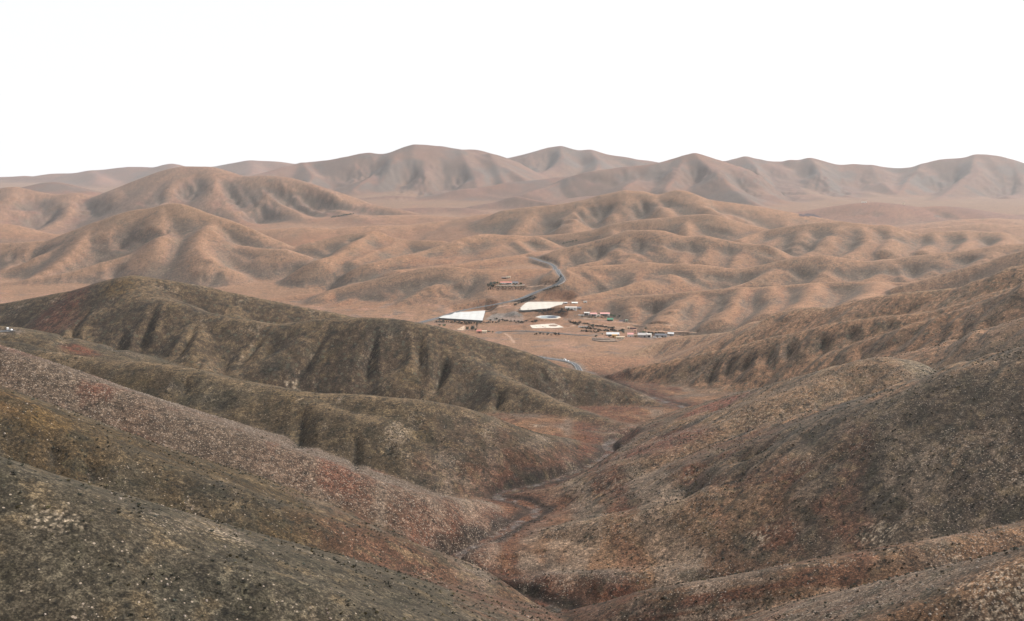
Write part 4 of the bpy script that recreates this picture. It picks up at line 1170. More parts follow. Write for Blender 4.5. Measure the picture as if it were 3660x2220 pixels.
def greenhouse(name, label, outline, high, cloth, wall_m, pad_key, sag_seed):
    """a flat netted growing house: cloth roof on a grid of posts, net walls"""
    P_ = []
    for px, py in outline:
        # foot of the roof edge: sight line against the level of the yard plus the roof height
        zt = PADS[pad_key] + high
        y = (CAMZ - zt) / ((py - HY) / F); x = (px - CX) / F * y
        P_.append(Vector((x, y, zt)))
    c = sum(P_, Vector()) / len(P_)
    zb = min(float(ground(p.x, p.y)) for p in P_)
    zr = sum(p.z for p in P_) / len(P_)
    t = thing(name, label, 'greenhouse', (c.x, c.y, zb))
    Q = [Vector((p.x - c.x, p.y - c.y, p.z - zb)) for p in P_]
    n = len(Q)
    # cloth: a fine sheet over the outline, hanging a little between its cables
    bm = bmesh.new()
    vsb = [bm.verts.new(q) for q in Q]
    bm.faces.new(vsb)
    for ax, step in ((0, 7.0), (1, 9.0)):
        lo, hi = min(q[ax] for q in Q), max(q[ax] for q in Q)
        for k in range(1, int((hi - lo) / step)):
            co = Vector((0, 0, 0)); co[ax] = lo + k * step; no = Vector((0, 0, 0)); no[ax] = 1
            bmesh.ops.bisect_plane(bm, geom=bm.verts[:] + bm.edges[:] + bm.faces[:], plane_co=co, plane_no=no)
    lo = [min(q[a] for q in Q) for a in (0, 1)]
    for v in bm.verts:
        kx = (v.co.x - lo[0]) / 14.0
        v.co.z += .18 * math.cos(kx * 2 * math.pi) * (1 if len(v.link_faces) > 3 else .2) + .35 * mnoise.noise(Vector((v.co.x * .03, v.co.y * .03, sag_seed)))
    if bm.faces and sum(f.normal.z for f in bm.faces) < 0:
        bmesh.ops.reverse_faces(bm, faces=bm.faces[:])
    me = bpy.data.meshes.new('roof_cloth'); bm.to_mesh(me); bm.free(); me.materials.append(cloth)
    ro = link(bpy.data.objects.new('roof_cloth', me), t)
    # seams of the cloth lengths
    sm_ = MB()
    wl_ = MB()
    for i in range(n):
        a, b = Q[i], Q[(i + 1) % n]
        L = (b - a).length; k_ = max(1, int(L / 9))
        d = (b - a).normalized(); nrm = Vector((-d.y, d.x, 0))
        inn = -1 if (nrm.dot(-(a + b) / 2) < 0) else 1
        for s_ in range(k_):
            p0, p1 = a.lerp(b, s_ / k_), a.lerp(b, (s_ + 1) / k_)
            o_ = nrm * inn * .5
            g0 = float(ground(c.x + p0.x, c.y + p0.y)) - zb - .5; g1_ = float(ground(c.x + p1.x, c.y + p1.y)) - zb - .5
            wl_.add([(p0.x + o_.x, p0.y + o_.y, g0), (p1.x + o_.x, p1.y + o_.y, g1_), (p1.x + o_.x, p1.y + o_.y, p1.z - .55), (p0.x + o_.x, p0.y + o_.y, p0.z - .55)], [(0, 1, 2, 3)])
    wl_.build('net_wall', wall_m, t)
    return t

# two netted growing houses
greenhouse('greenhouse', 'white netted greenhouse with a stepped corner beside the left road', [(1055.5, 765), (1067, 760), (1086, 757), (1097, 750.6), (1130, 750.3), (1168, 747.3), (1161, 771.5)], 3.6, net_w, net_d, 'white', 1.0)
greenhouse('greenhouse', 'cream netted greenhouse with a curved end below the road bend', [(1249.5, 746), (1252, 741.5), (1258, 735), (1264.5, 729.6), (1272, 726.8), (1310, 726.6), (1357, 726.6), (1347.5, 739.2), (1313, 742.8), (1280, 745.6), (1258, 746.6)], 3.4, net_c, net_d, 'cream', 5.0)

# farm between the greenhouses and the hill
house('farm_house', 'long white flat-roofed house with one dark doorway behind a small tree', 'house', 1359.5, 1388, 745, 4.4, 9, white, 'flat', white, [(.80, .88, 0, 2.8, 'garage'), (.12, .17, 1.1, 2.3, 'window'), (.34, .39, 1.1, 2.3, 'window'), (.56, .60, 0, 2.2, 'door')])
house('shed', 'low grey shed joined to the right of the long white house', 'shed', 1388.6, 1399, 744.6, 2.7, 6, greyw, 'lean', darkroof, [(.3, .6, 0, 2.1, 'garage')])
house('hut', 'tiny white hut with brown base alone on the slope above the farm', 'hut', 1404.5, 1412.5, 728.6, 2.6, 4, white, 'flat', white, [(.42, .6, 0, 2.0, 'door')])
house('ruin', 'low broken white wall block left of the tiny hut', 'ruin', 1376, 1390, 731, 1.8, 4, white, 'lean', white, [(.3, .4, 0, 1.5, 'door')])
house('shed', 'small grey lean-to at the right end of the cream greenhouse', 'shed', 1357.5, 1365, 731.8, 2.4, 4, greyw, 'lean', sheetm, [(.3, .55, 0, 2, 'door')])
# villas in a row
house('villa', 'white cube villa with dark front opening, left of the terrace row', 'villa', 1405.5, 1419, 759, 5.2, 9, white, 'flat', white, [(.05, .70, .2, 4.2, 'porch'), (.80, .93, 1.2, 2.8, 'window')])
house('villa', 'white villa with pink tiled roof in the middle of the terrace row', 'villa', 1420.5, 1436, 760.5, 3.9, 9, white, 'gable', pink_tile, [(.18, .88, .2, 2.9, 'porch'), (.03, .13, 1, 2.3, 'window')], chimney=True)
house('villa', 'long villa with deep dark porch and pink roof at the right of the row', 'villa', 1444.5, 1467, 760.5, 4.4, 10, white, 'gable', pink_tile, [(.06, .80, .2, 3.5, 'porch'), (.87, .95, 1.1, 2.5, 'window')], chimney=True)
house('garden_wall', 'white stepped garden wall at the left end of the villa row', 'wall', 1391, 1405, 760, 1.9, .6, white, 'flat', white, [(.6, .72, 0, 1.7, 'door')])
house('garden_wall', 'short white garden wall between the two pink-roofed villas', 'wall', 1437, 1444, 760.5, 2.2, .6, white, 'flat', white, [(.4, .6, 0, 1.8, 'door')])
house('net_shelter', 'green net shelter below the right end of the villa row', 'shelter', 1461, 1475, 772.6, 2.6, 8, net_g, 'lean', net_g, [(.1, .35, 0, 2, 'garage'), (.55, .8, 0, 2, 'garage')])
house('water_tank', 'small pale green tank house beside the dark plot', 'tank', 1504.5, 1511, 774, 3.0, 4, mat('pale_green_plaster', (.42, .47, .38), .8, .1, 1), 'flat', None, [(.3, .6, 0, 2, 'door')])
# house on the bare slope
house('country_house', 'pink-roofed country house with white walls among dark green garden trees', 'house', 1204, 1231, 684.2, 3.7, 11, white, 'gable', tile, [(.52, .95, .1, 2.8, 'porch'), (.08, .16, 1, 2.3, 'window'), (.26, .34, 1, 2.3, 'window'), (.42, .47, 0, 2.2, 'door')], chimney=True)
house('garage', 'dark roofed open garage right of the pink-roofed country house', 'garage', 1233, 1247, 683.8, 3.0, 8, white, 'lean', darkroof, [(.08, .45, 0, 2.4, 'garage'), (.55, .9, 0, 2.4, 'garage')])
house('outbuilding', 'small cream outbuilding uphill behind the country house', 'outbuilding', 1219.5, 1228.5, 669.6, 3.6, 6, cream, 'flat', cream, [(.6, .75, 0, 2.1, 'door')])
house('shed', 'low dark open shed joined to the cream outbuilding uphill', 'shed', 1207, 1219, 670.8, 2.3, 5, wood, 'lean', stone, [(.08, .9, 0, 1.9, 'porch')])
# lower farmstead
house('barn', 'ochre orange barn at the left of the lower farmstead', 'barn', 1473, 1485.5, 812.5, 4.0, 8, ochre, 'flat', ochre, [(.1, .3, 0, 2.6, 'garage'), (.6, .72, 1.2, 2.3, 'window')])
house('shed', 'grey-white sheet roofed shed behind the ochre barn', 'shed', 1460, 1490, 808.6, 2.6, 9, greyw, 'lean', sheetm, [(.2, .35, 0, 2.2, 'garage'), (.7, .78, 1, 1.9, 'window')])
house('long_house', 'long low cream house in front of the pink-roofed farmhouse', 'house', 1482, 1503, 816, 3.2, 6, cream, 'flat', cream, [(.2, .28, 0, 2.1, 'door'), (.45, .55, 1, 2.1, 'window'), (.75, .85, 1, 2.1, 'window')])
house('farm_house', 'white farmhouse with pale pink roof in the lower farmstead', 'house', 1510, 1524, 811, 4.4, 9, white, 'gable', pink_tile, [(.15, .3, 1.1, 2.4, 'window'), (.45, .58, 0, 2.2, 'door'), (.72, .86, 1.1, 2.4, 'window')])
house('tower', 'narrow tall pinkish tower beside the pale pink roof', 'tower', 1525, 1531, 806, 8.6, 5, pinkw, 'flat', pinkw, [(.3, .7, 5.5, 7, 'window'), (.35, .65, 0, 2.2, 'door')])
house('annex', 'beige cube annex standing in front of the pinkish tower', 'annex', 1525, 1534, 811.5, 3.7, 6, tanw, 'flat', tanw, [(.3, .55, 0, 2.2, 'door')])
house('barn', 'grey concrete barn right of the pinkish tower', 'barn', 1535, 1555.5, 812, 3.9, 10, greyw, 'lean', greyw, [(.1, .2, 1.5, 2.5, 'window'), (.4, .5, 1.5, 2.5, 'window'), (.7, .85, 0, 2.8, 'garage')])
house('garage', 'white cube garage with a wide black doorway', 'garage', 1556.5, 1567, 812, 5.2, 8, white, 'flat', white, [(.14, .80, .2, 3.6, 'garage')])
house('shed', 'long dark roofed shed at the right end of the lower farmstead', 'shed', 1576, 1604, 811, 2.6, 7, greyw, 'lean', darkroof, [(.1, .3, 0, 2, 'garage'), (.55, .7, 0, 2, 'garage')])
house('shed', 'pale sheet roofed shed farthest right in the lower farmstead', 'shed', 1607, 1621, 807.6, 2.8, 6, greyw, 'lean', sheetm, [(.4, .6, 0, 2.1, 'door')])
house('hut', 'small tan pyramid-like hut on the field behind the farmstead', 'hut', 1509.5, 1515, 792, 3.2, 4, tanw, 'gable', tanw, [(.4, .6, 0, 2, 'door')])
house('field_wall', 'dark plum coloured field wall right of the small tan hut', 'wall', 1516, 1531, 792.4, 2.2, .7, plum, 'flat', plum, [(.5, .56, 0, 1.8, 'door')])
house('field_wall', 'low white straight field wall below the dark shrub clump', 'wall', 1391, 1415, 787.6, 1.6, .7, white, 'flat', white, [(.5, .54, 0, 1.4, 'door')])
# near the dark hill
house('cottage', 'salmon cottage with cream end wing just above the dark hill crest', 'cottage', 1147, 1159, 801.4, 3.6, 8, pinkw, 'gable', tile, [(.3, .75, .2, 2.4, 'porch')])
house('cottage', 'cream flat-roofed cottage right of the salmon cottage', 'cottage', 1159.8, 1171.5, 801.8, 3.4, 8, cream, 'flat', cream, [(.2, .32, 1, 2.2, 'window'), (.6, .7, 0, 2.1, 'door')])
# far buildings
house('far_house', 'tiny white house far off on the right hand plain', 'house', 2073, 2085, 488, 6, 12, white, 'flat', white, [(.3, .4, 0, 3, 'door')])
house('far_house', 'faint pale house far off right of the white one', 'house', 2171, 2177, 492, 5, 10, cream, 'flat', cream, [(.3, .5, 0, 3, 'door')])

# retaining wall of the garden
def wall_line(name, label, pts, th, high, m_, cat='wall', cap=None):
    q = [W2(*p) for p in pts]
    c = q[len(q) // 2]
    t = thing(name, label, cat, c)
    mb = MB(); cp_ = MB()
    for a, b in zip(q[:-1], q[1:]):
        a, b = a - c, b - c
        d = (b - a); d.z = 0; d.normalize(); n = Vector((-d.y, d.x, 0)) * th / 2
        for m2, z0, z1, gf in ((mb, -1.5, high, 1), (cp_, high + .003, high + .18, 1.3)):
            vs_ = []
            for p, z_ in ((a, z0), (b, z0)):
                vs_ += [p + n * gf + Vector((0, 0, z_)), p - n * gf + Vector((0, 0, z_))]
            for p, z_ in ((a, z1), (b, z1)):
                vs_ += [p + n * gf + Vector((0, 0, z_)), p - n * gf + Vector((0, 0, z_))]
            m2.add(vs_, [(0, 1, 3, 2), (4, 6, 7, 5), (0, 4, 5, 1), (2, 3, 7, 6), (0, 2, 6, 4), (1, 5, 7, 3)])
    mb.build('wall', m_, t); cp_.build('coping', cap or m_, t)
    return t
wall_line('retaining_wall', 'cream retaining wall under the garden of the country house', [(1195, 688), (1210, 689.2), (1228, 689.6), (1245, 689), (1262, 687)], .7, 1.9, cream, cap=white)
wall_line('pen_wall', 'long dark grey stone pen wall along the front of the farmstead', [(1425, 819), (1440, 822), (1462, 823.5), (1484, 822.4), (1498, 818.5)], .7, 1.1, stone)
wall_line('pen_wall', 'short grey stone pen wall behind the front pen', [(1424, 816.4), (1445, 817.4), (1468, 817.2)], .6, 1.1, stone)
wall_line('guard_rail', 'pale guard rail on the outside of the upper road bend', [(1337, 688.6), (1345, 686), (1353, 682), (1360, 676.4), (1360.5, 672)], .3, 1.1, rail_m, 'guard rail')
wall_line('guard_rail', 'pale guard rail along the inside of the lower road curve', [(1290, 862.2, 1490), (1302, 865, 1474), (1331, 869.6, 1456), (1360, 873.6, 1440), (1376, 877.4, 1424), (1384, 883, 1400)], .3, 1.1, rail_m, 'guard rail')

# pond with a pale lined basin
def pond():
    c = W2(1318, 764.5)
    t = thing('farm_pond', 'lined farm pond with dark blue water and a pale earth rim', 'pond', c)
    rim = [(1289, 764), (1300, 761.3), (1316, 760.4), (1332, 760.8), (1345, 762.2), (1349, 764.4), (1340, 767), (1322, 768), (1303, 767.6)]
    Q = [W2(*p) - c for p in rim]
    n = len(Q)
    cen = sum(Q, Vector()) / n
    def ring(f, z_):
        return [Vector((cen.x + (q.x - cen.x) * f, cen.y + (q.y - cen.y) * f, z_)) for q in Q]
    zt = max(q.z for q in Q) + .9
    def band(a, b, nm, m_):
        mb = MB(); mb.add(a + b, [(i, (i + 1) % n, n + (i + 1) % n, n + i) for i in range(n)]); mb.build(nm, m_, t)
    band(ring(1.10, zt - 2.2), ring(1.0, zt + .3), 'bank', rimm)
    band(ring(1.0, zt + .3), ring(.94, zt + .3), 'rim', rimm)
    band(ring(.94, zt + .3), ring(.80, zt - .5), 'liner', liner)
    mb = MB(); a = ring(.82, zt - .38); mb.add(a, [tuple(range(n))]); mb.build('shallow_water', mat('shallow_pond', (.30, .34, .36), .25, .15, .1), t)
    b = [Vector((cen.x + (v.x - cen.x) * .52 + (Q[4].x - Q[0].x) * .12, cen.y + (v.y - cen.y) * .6, zt - .36)) for v in a]
    mb = MB(); mb.add(b, [tuple(range(n))]); mb.build('deep_water', pondw, t)
pond()

# torn white plastic plot
def plot():
    out = [(1275, 783.5), (1300, 781), (1327, 779.6), (1334, 779.4), (1346, 783.5), (1357, 788.4), (1335, 789.8), (1310, 790), (1281, 790.4)]
    c = W2(1315, 785)
    t = thing('covered_plot', 'pale plastic covered plot with a bare brown oval in it', 'plot', c)
    Q = [W2(*p) - c for p in out]
    n = len(Q)
    zt = max(q.z for q in Q) + 1.3
    zt = max(q.z for q in Q) + .35
    mb = MB(); top = [Vector((q.x, q.y, zt)) for q in Q]
    mb.add(top, [tuple(range(n))]); mb.build('plastic_cover', mat('pale_plastic', (.50, .45, .39), .8, .1, .12, col2=(.30, .245, .195)), t)
    wl2 = MB(); wl2.add([v - Vector((0, 0, .02)) for v in top] + [Vector((q.x, q.y, q.z - 1.0)) for q in Q], [(i, (i + 1) % n, n + (i + 1) % n, n + i) for i in range(n)])
    wl2.build('side_wall', mat('plot_wall', (.32, .25, .20), .9, .2, .4), t)
    o = W2(1331, 784) - c; rx = (1341.5 - 1319) / 2 / F * c.y; ry = (786.6 - 781) / 2 / F * c.y * 6.2
    hl = MB(); k_ = 28
    hl.add([Vector((o.x + math.cos(2 * math.pi * i / k_) * rx * RNG.uniform(.9, 1.06), o.y + math.sin(2 * math.pi * i / k_) * ry * RNG.uniform(.88, 1.08), zt + .05)) for i in range(k_)], [tuple(range(k_))])
    hl.build('bare_oval', mat('brown_earth', (.17, .115, .085), .95, .25, .3), t)
    for px, py, r in ((1306, 786.8, 2.0), (1291, 787, 1.5), (1300, 783, 1.2), (1312, 788, 1.4)):
        q = W2(px, py) - c; hl = MB(); k_ = 12
        hl.add([Vector((q.x + math.cos(2 * math.pi * i / k_) * r * RNG.uniform(.7, 1.3), q.y + math.sin(2 * math.pi * i / k_) * r * 2.4 * RNG.uniform(.7, 1.3), zt + .05)) for i in range(k_)], [tuple(range(k_))])
        hl.build('hole', MATS['brown_earth'], t)
plot()

# trees and bushes of the gardens
tree('conifer_tree', 'tall dark tree rising above the bushes before the white greenhouse', 1147.5, 793, 21, 9, leaf2, trunk=.2)
tree('garden_tree', 'broad blue-green tree left of the tall dark tree', 1136, 795, 11, 13, leaf2, trunk=.2)
tree('garden_tree', 'low bright green tree at the left of the cottage trees', 1124, 794.5, 9, 10, leaf1, trunk=.2)
tree('garden_tree', 'small dark tree directly left of the salmon cottage', 1143, 797, 7, 8, leaf1, trunk=.2)
tree('garden_tree', 'small green tree before the long white house', 1367.5, 748, 7, 6, leaf1, trunk=.2)
palm('lone palm tree above the lower farmstead', 1554, 797.5, 11.5)
tree('garden_tree', 'round green tree directly under the lone palm', 1549, 804, 7, 10, leaf1, trunk=.15)
tree('garden_tree', 'dark green tree left of the one under the palm', 1540, 804.5, 6, 9, leaf3, trunk=.15)
tree('garden_tree', 'dark tree touching the left side of the ochre barn', 1466.5, 812, 6, 6, leaf3, trunk=.15)
tree('garden_tree', 'dark tree at the left end of the farmstead yard', 1434, 810.5, 4.5, 8, leaf3, trunk=.15)
tree('garden_tree', 'slim dark tree behind the farmstead yard', 1449.5, 806.5, 5, 4, leaf3, trunk=.2)
for i, (px, py, h_, w_, m_, lb) in enumerate([
    (1175, 690, 7, 9, leaf3, 'dark tree at the far left corner of the hillside garden'), (1182, 688, 9, 10, leaf2, 'blue-green tree second from the garden corner'),
    (1189, 686, 9, 10, leaf2, 'tall blue-green tree in the middle of the garden clump'), (1186, 690.5, 6, 10, leaf3, 'low dark tree at the front of the garden clump'),
    (1197, 685, 8, 8, leaf1, 'bright green tree beside the pink roof'), (1204, 686.4, 5, 7, leaf1, 'small green tree under the left end of the pink roof'),
    (1253, 686, 6.5, 7, leaf1, 'green tree right of the open garage'), (1240, 686.6, 3.4, 6, leaf3, 'low dark tree before the open garage')]):
    tree('garden_tree', lb, px, py, h_, w_, m_, 'garden trees of the country house', .15)
for px, py, h_, w_, m_, lb in [(1401, 763, 4, 6, leaf3, 'small dark tree in front of the white stepped garden wall'), (1490, 762.5, 4, 7, leaf3, 'lone dark tree on the slope right of the villa row'), (1375, 746.6, 3.4, 7, leaf4, 'low dry tree before the middle of the long white house'), (1352, 745, 3.2, 7, leaf4, 'dry tree at the near corner of the cream greenhouse'), (1425, 786, 5, 9, leaf3, 'dark rounded tree at the right end of the low white field wall'), (1384, 779.5, 4.2, 9, leaf4, 'dry tree clump behind the low white field wall'), (1500, 801, 3.6, 7, leaf3, 'dark tree behind the long low cream house'), (1570, 802.5, 3.6, 8, leaf3, 'dark tree behind the white cube garage'), (1596, 803.5, 3.2, 8, leaf4, 'dry tree behind the long dark roofed shed'), (1110, 778.5, 3, 8, leaf4, 'dry tree in front of the white greenhouse'), (1180, 772, 3.4, 8, leaf4, 'dry tree right of the white greenhouse')]:
    tree('farm_tree', lb, px, py, h_, w_, m_, None, .15)
for i, px in enumerate([1417, 1424, 1432, 1440, 1448, 1456, 1464]):
    bush('hedge_bush', 'dark hedge bush in the row below the villas', px, 764.5 + (i % 3) * .6, 3.6 + (i % 2), 8, leaf3 if i % 2 else leaf4, 'hedge below the villa row', 160)
for i, px in enumerate([1470, 1475, 1479]):
    tree('garden_tree', ['small green tree touching the last villa', 'low green tree right of the last villa', 'outermost green tree right of the villa row'][i], px, 761.5 + i * .7, 4.5, 6, leaf1, None, .15)
bush('bush', 'green bush left of the cottage trees by the hill crest', 1068, 784, 4, 12, leaf1)
bush('bush', 'dark green bush at the very edge of the hill crest', 1057, 783.6, 3.2, 8, leaf3)
bush('bush', 'dark bush right of the cream cottage', 1176, 799.6, 3.4, 9, leaf3)
bush('bush', 'second dark bush between the cream cottage and the yard', 1185, 800, 3, 8, leaf3)
bush('bush', 'grey bush clump behind the low white field wall', 1418, 788, 5, 10, leaf4)
bush('bush', 'wide grey bush at the right end of the low white field wall', 1427, 788.5, 4, 9, leaf4)
# rows of planted bushes
def copies(proto_meshes, name, label, cat, group, spots, s0, s1):
    first = None
    for i, (x, y, z) in enumerate(spots):
        if i < len(proto_meshes):
            o = bpy.data.objects.new(name, proto_meshes[i])
            protos_.append(o) if 0 else None
            base_objs.setdefault(name, []).append(o)
        else:
            o = base_objs[name][i % len(proto_meshes)].copy()
        COL.objects.link(o)
        s_ = RNG.uniform(s0, s1)
        o.location = (x, y, z - .04); o.rotation_euler = (0, 0, RNG.uniform(0, 6.28)); o.scale = (s_, s_, s_ * RNG.uniform(.8, 1.1))
        tag(o, label, cat, group)
base_objs = {}; protos_ = []
spots = []
for r_, (py, xa, xb, n_) in enumerate([(690.6, 1186, 1262, 26), (692.6, 1181, 1266, 27), (694.6, 1178, 1268, 27), (696.8, 1176, 1262, 24), (699, 1176, 1258, 15)]):
    for k in range(n_):
        px = xa + (xb - xa) * (k + RNG.uniform(-.25, .25)) / (n_ - 1)
        if RNG.random() < .12:
            continue
        x, y, z = sight(px, py + RNG.uniform(-.5, .5) + .00045 * (px - 1220) ** 2 * -.6)
        spots.append((x, y, float(ground(x, y))))
copies([clump_mesh('orchard_bush', leaf4, 1.0, 1.3, 46, .3, 70 + i) for i in range(4)], 'orchard_bush', 'small dark bush planted in the rows below the country house', 'bush', 'planted bushes below the country house', spots, 1.3, 1.9)
spots = []
for (xa, ya, xb, yb, n_) in [(1370, 776, 1392, 783, 9), (1380, 777, 1415, 781, 8), (1418, 783, 1475, 791, 16), (1396, 790, 1440, 794, 12), (1440, 796, 1500, 798, 16), (1400, 798, 1440, 800, 8), (1290, 751, 1310, 748, 7), (1252, 749, 1300, 749, 14), (1300, 752, 1330, 746, 10), (1336, 754, 1366, 750, 9), (1190, 769, 1258, 778, 14), (1120, 780, 1200, 776, 12), (1262, 774, 1290, 776, 6), (1050, 775, 1130, 778, 14), (1560, 803, 1600, 805, 8), (1290, 805, 1345, 807, 7), (1340, 680, 1350, 664, 8), (1310, 700, 1345, 690, 10), (1240, 735, 1290, 716, 14)]:
    for k in range(n_):
        t_ = k / max(1, n_ - 1)
        x, y, z = sight(xa + (xb - xa) * t_ + RNG.uniform(-1.5, 1.5), ya + (yb - ya) * t_ + RNG.uniform(-.8, .8))
        spots.append((x, y, float(ground(x, y))))
copies([clump_mesh('field_bush', leaf4, 1.5, 1.5, 50, .4, 80 + i) for i in range(4)], 'field_bush', 'low dry bush along a field edge of the valley farms', 'bush', 'dry bushes along the field edges', spots, 1.4, 3.0)
# windbreak far off on the left plain
for i in range(14):
    px = 799 + i * 3.9
    tree('windbreak_tree', 'far dark tree in the windbreak row on the left plain', px, 524.3 - i * .62 + RNG.uniform(-.4, .4), RNG.uniform(3, 4.6), RNG.uniform(4, 5.4), leaf2, 'windbreak on the left plain', .12)
for i, (px, py) in enumerate([(1357, 586.5), (1364, 585), (1371, 583.4), (1379, 582), (1387, 580.5)]):
    bush('bush', 'dark bush in the gully beside the far road cutting', px, py, 3.6, 8, leaf3, 'bushes at the far road cutting', 120)

# vehicles
def vehicle(name, label, cat, px, py, L, Wd, Hh, rz, van=True, d=None):
    c = W2(px, py, d); c.z += .45
    t = thing(name, label, cat, c, rz)
    b = MB(); h0, h1 = .38, Hh * (.62 if not van else .55)
    prof = [(-L / 2, h0), (-L / 2, h1 * .92), (-L * .44, h1), (L * .30, h1), (L * .47, h1 * .82), (L / 2, h0 + .25), (L / 2, h0)]
    n = len(prof)
    b.add([(x, -Wd / 2, z) for x, z in prof] + [(x, Wd / 2, z) for x, z in prof], [tuple(range(n)), tuple(range(2 * n - 1, n - 1, -1))] + [(i, n + i, n + (i + 1) % n, (i + 1) % n) for i in range(n)])
    b.build('body', carw, t)
    x0, x1, x2, x3 = (-L * .49, -L * .46, L * .18, L * .33) if van else (-L * .42, -L * .28, L * .08, L * .26)
    cb = MB(); cb.add([(x0, -Wd * .48, h1), (x3, -Wd * .48, h1), (x2, -Wd * .44, Hh), (x1, -Wd * .44, Hh), (x0, Wd * .48, h1), (x3, Wd * .48, h1), (x2, Wd * .44, Hh), (x1, Wd * .44, Hh)],
                      [(0, 1, 2, 3), (7, 6, 5, 4), (1, 5, 6, 2), (0, 3, 7, 4), (3, 2, 6, 7)])
    cb.build('cabin', carw, t)
    g = MB(); zz0, zz1 = h1 + .06, Hh - .14
    for s_ in (-1, 1):
        y0_ = s_ * (Wd * .485)
        g.add([(x0 + L * .06, y0_, zz0), (x3 - L * .07, y0_, zz0), (x2 - L * .02, s_ * Wd * .455, zz1), (x1 + L * .05, s_ * Wd * .455, zz1)], [(0, 1, 2, 3) if s_ < 0 else (3, 2, 1, 0)])
    g.build('side_windows', glassd, t)
    MB().add([(x3 - .02, -Wd * .4, h1 + .05), (x3 - .02, Wd * .4, h1 + .05), (x2 + .05, Wd * .37, Hh - .1), (x2 + .05, -Wd * .37, Hh - .1)], [(0, 1, 2, 3)]).build('windscreen', glassd, t)
    for sx in (-.31, .31):
        for sy in (-1, 1):
            w = MB().tube([(L * sx, sy * Wd * .40, .33), (L * sx, sy * Wd * .51, .33)], .33, 14).build('wheel', tyre, t)
            MB().tube([(L * sx, sy * Wd * .505, .33), (L * sx, sy * Wd * .52, .33)], .19, 10).build('rim', sheetm, w)
    for sy in (-1, 1):
        MB().box(L / 2 - .06, L / 2 + .015, sy * Wd * .36 - .14, sy * Wd * .36 + .14, h0 + .28, h0 + .42).build('headlight', white, t)
    return t
def road_dir(key, px, py):
    c = W2(px, py, 1446); q, _ = ROADS[key]
    i = int(np.argmin(np.hypot(q[:, 0] - c.x, q[:, 1] - c.y))); i = min(max(i, 1), len(q) - 2)
    return math.atan2(q[i + 1, 1] - q[i - 1, 1], q[i + 1, 0] - q[i - 1, 0])
vehicle('van', 'white van driving on the lower road curve', 'van', 1360, 872.4, 5.2, 2.0, 2.4, road_dir('lower', 1360, 872), True, 1446)
vehicle('car', 'small white car following the van on the lower road', 'car', 1367.5, 873.6, 3.8, 1.7, 1.45, road_dir('lower', 1367, 873), False, 1440)
vehicle('van', 'white van on the pass road at the left edge', 'van', 18, 795, 4.9, 2.0, 2.2, 2.2, True)
vehicle('car', 'pale small car behind the van on the pass road', 'car', 27, 796.5, 3.6, 1.65, 1.4, 2.4, False)
vehicle('car', 'small white car parked under the farm palm', 'car', 1556, 803.5, 4.0, 1.7, 1.45, .3, False)
vehicle('van', 'cream van parked before the long dark roofed shed', 'van', 1576, 813.4, 5.2, 2.0, 2.3, .2, True)
vehicle('van', 'second cream van parked right of the other before the sheds', 'van', 1588, 813.6, 5.4, 2.0, 2.4, -.1, True)

# ------------------------------------------------------------------ scrub and stones of the near slopes
dry = mat('dry_shrub', (.050, .048, .034), .95, .3, 2.5, col2=(.022, .022, .016)); dry2 = mat('ochre_shrub', (.095, .075, .035), .95, .3, 2.5, col2=(.05, .045, .022)); dry3 = mat('grey_green_shrub', (.065, .075, .060), .95, .3, 2.5, col2=(.03, .034, .028))
shrub_meshes = [clump_mesh('shrub', (dry, dry, dry2, dry, dry3)[i], .72, .62, 90, .13, 900 + i) for i in range(5)]
rs = np.random.RandomState(5)
area = np.zeros((NV, NU))
area[1:-1, 1:-1] = np.abs((X[1:-1, 2:] - X[1:-1, :-2]) * .5 * (Y[2:, 1:-1] - Y[:-2, 1:-1]) * .5)
dens = area * ((Y > 150) & (Y < 1050) & (np.abs(X) < .56 * Y + 15)) * near * (.12 + .88 * ss(-.2, .35, fbm2(X, Y, 24, 610, 4)) + 1.5 * GUL) * (1 - .75 * cl(5)) * (1 - BED) * (.55 + .45 * cl(3, 4, 6, 9, 10, 11)) * np.clip(500 / np.maximum(Y, 100), .35, 1)
pr = dens.reshape(-1) / dens.sum()
NSH = 17000
idx = rs.choice(NV * NU, NSH, p=pr)
sx_ = X.reshape(-1)[idx] + rs.uniform(-.3, .3, NSH); sy_ = Y.reshape(-1)[idx] + rs.uniform(-.3, .3, NSH)
sz_ = ground(sx_, sy_)
ppx = CX + sx_ / sy_ * F; ppy = HY + (CAMZ - sz_) / sy_ * F
order = np.argsort(sy_)
vis = []
for i in order:
    if len(vis) >= 300:
        break
    if 12 < ppx[i] < 2452 and ppy[i] < 1480:
        h_ = sight(ppx[i], ppy[i] - 3)
        if abs(h_[1] - sy_[i]) < 14:
            vis.append(i)
chosen = set(vis)
protos = [bpy.data.objects.new('shrub', me) for me in shrub_meshes]
for k, i in enumerate(vis):
    o = protos[k] if k < 5 else protos[int(rs.randint(5))].copy()
    COL.objects.link(o)
    s_ = .35 + .75 * rs.rand() ** 1.7
    o.location = (sx_[i], sy_[i], sz_[i] - .06); o.rotation_euler = (0, 0, rs.uniform(0, 6.28)); o.scale = (s_ * rs.uniform(.9, 1.3), s_, s_ * rs.uniform(.7, 1.05))
    tag(o, 'low dry shrub dotted on the nearest scrub slopes', 'shrub', 'shrubs on the nearest slopes')
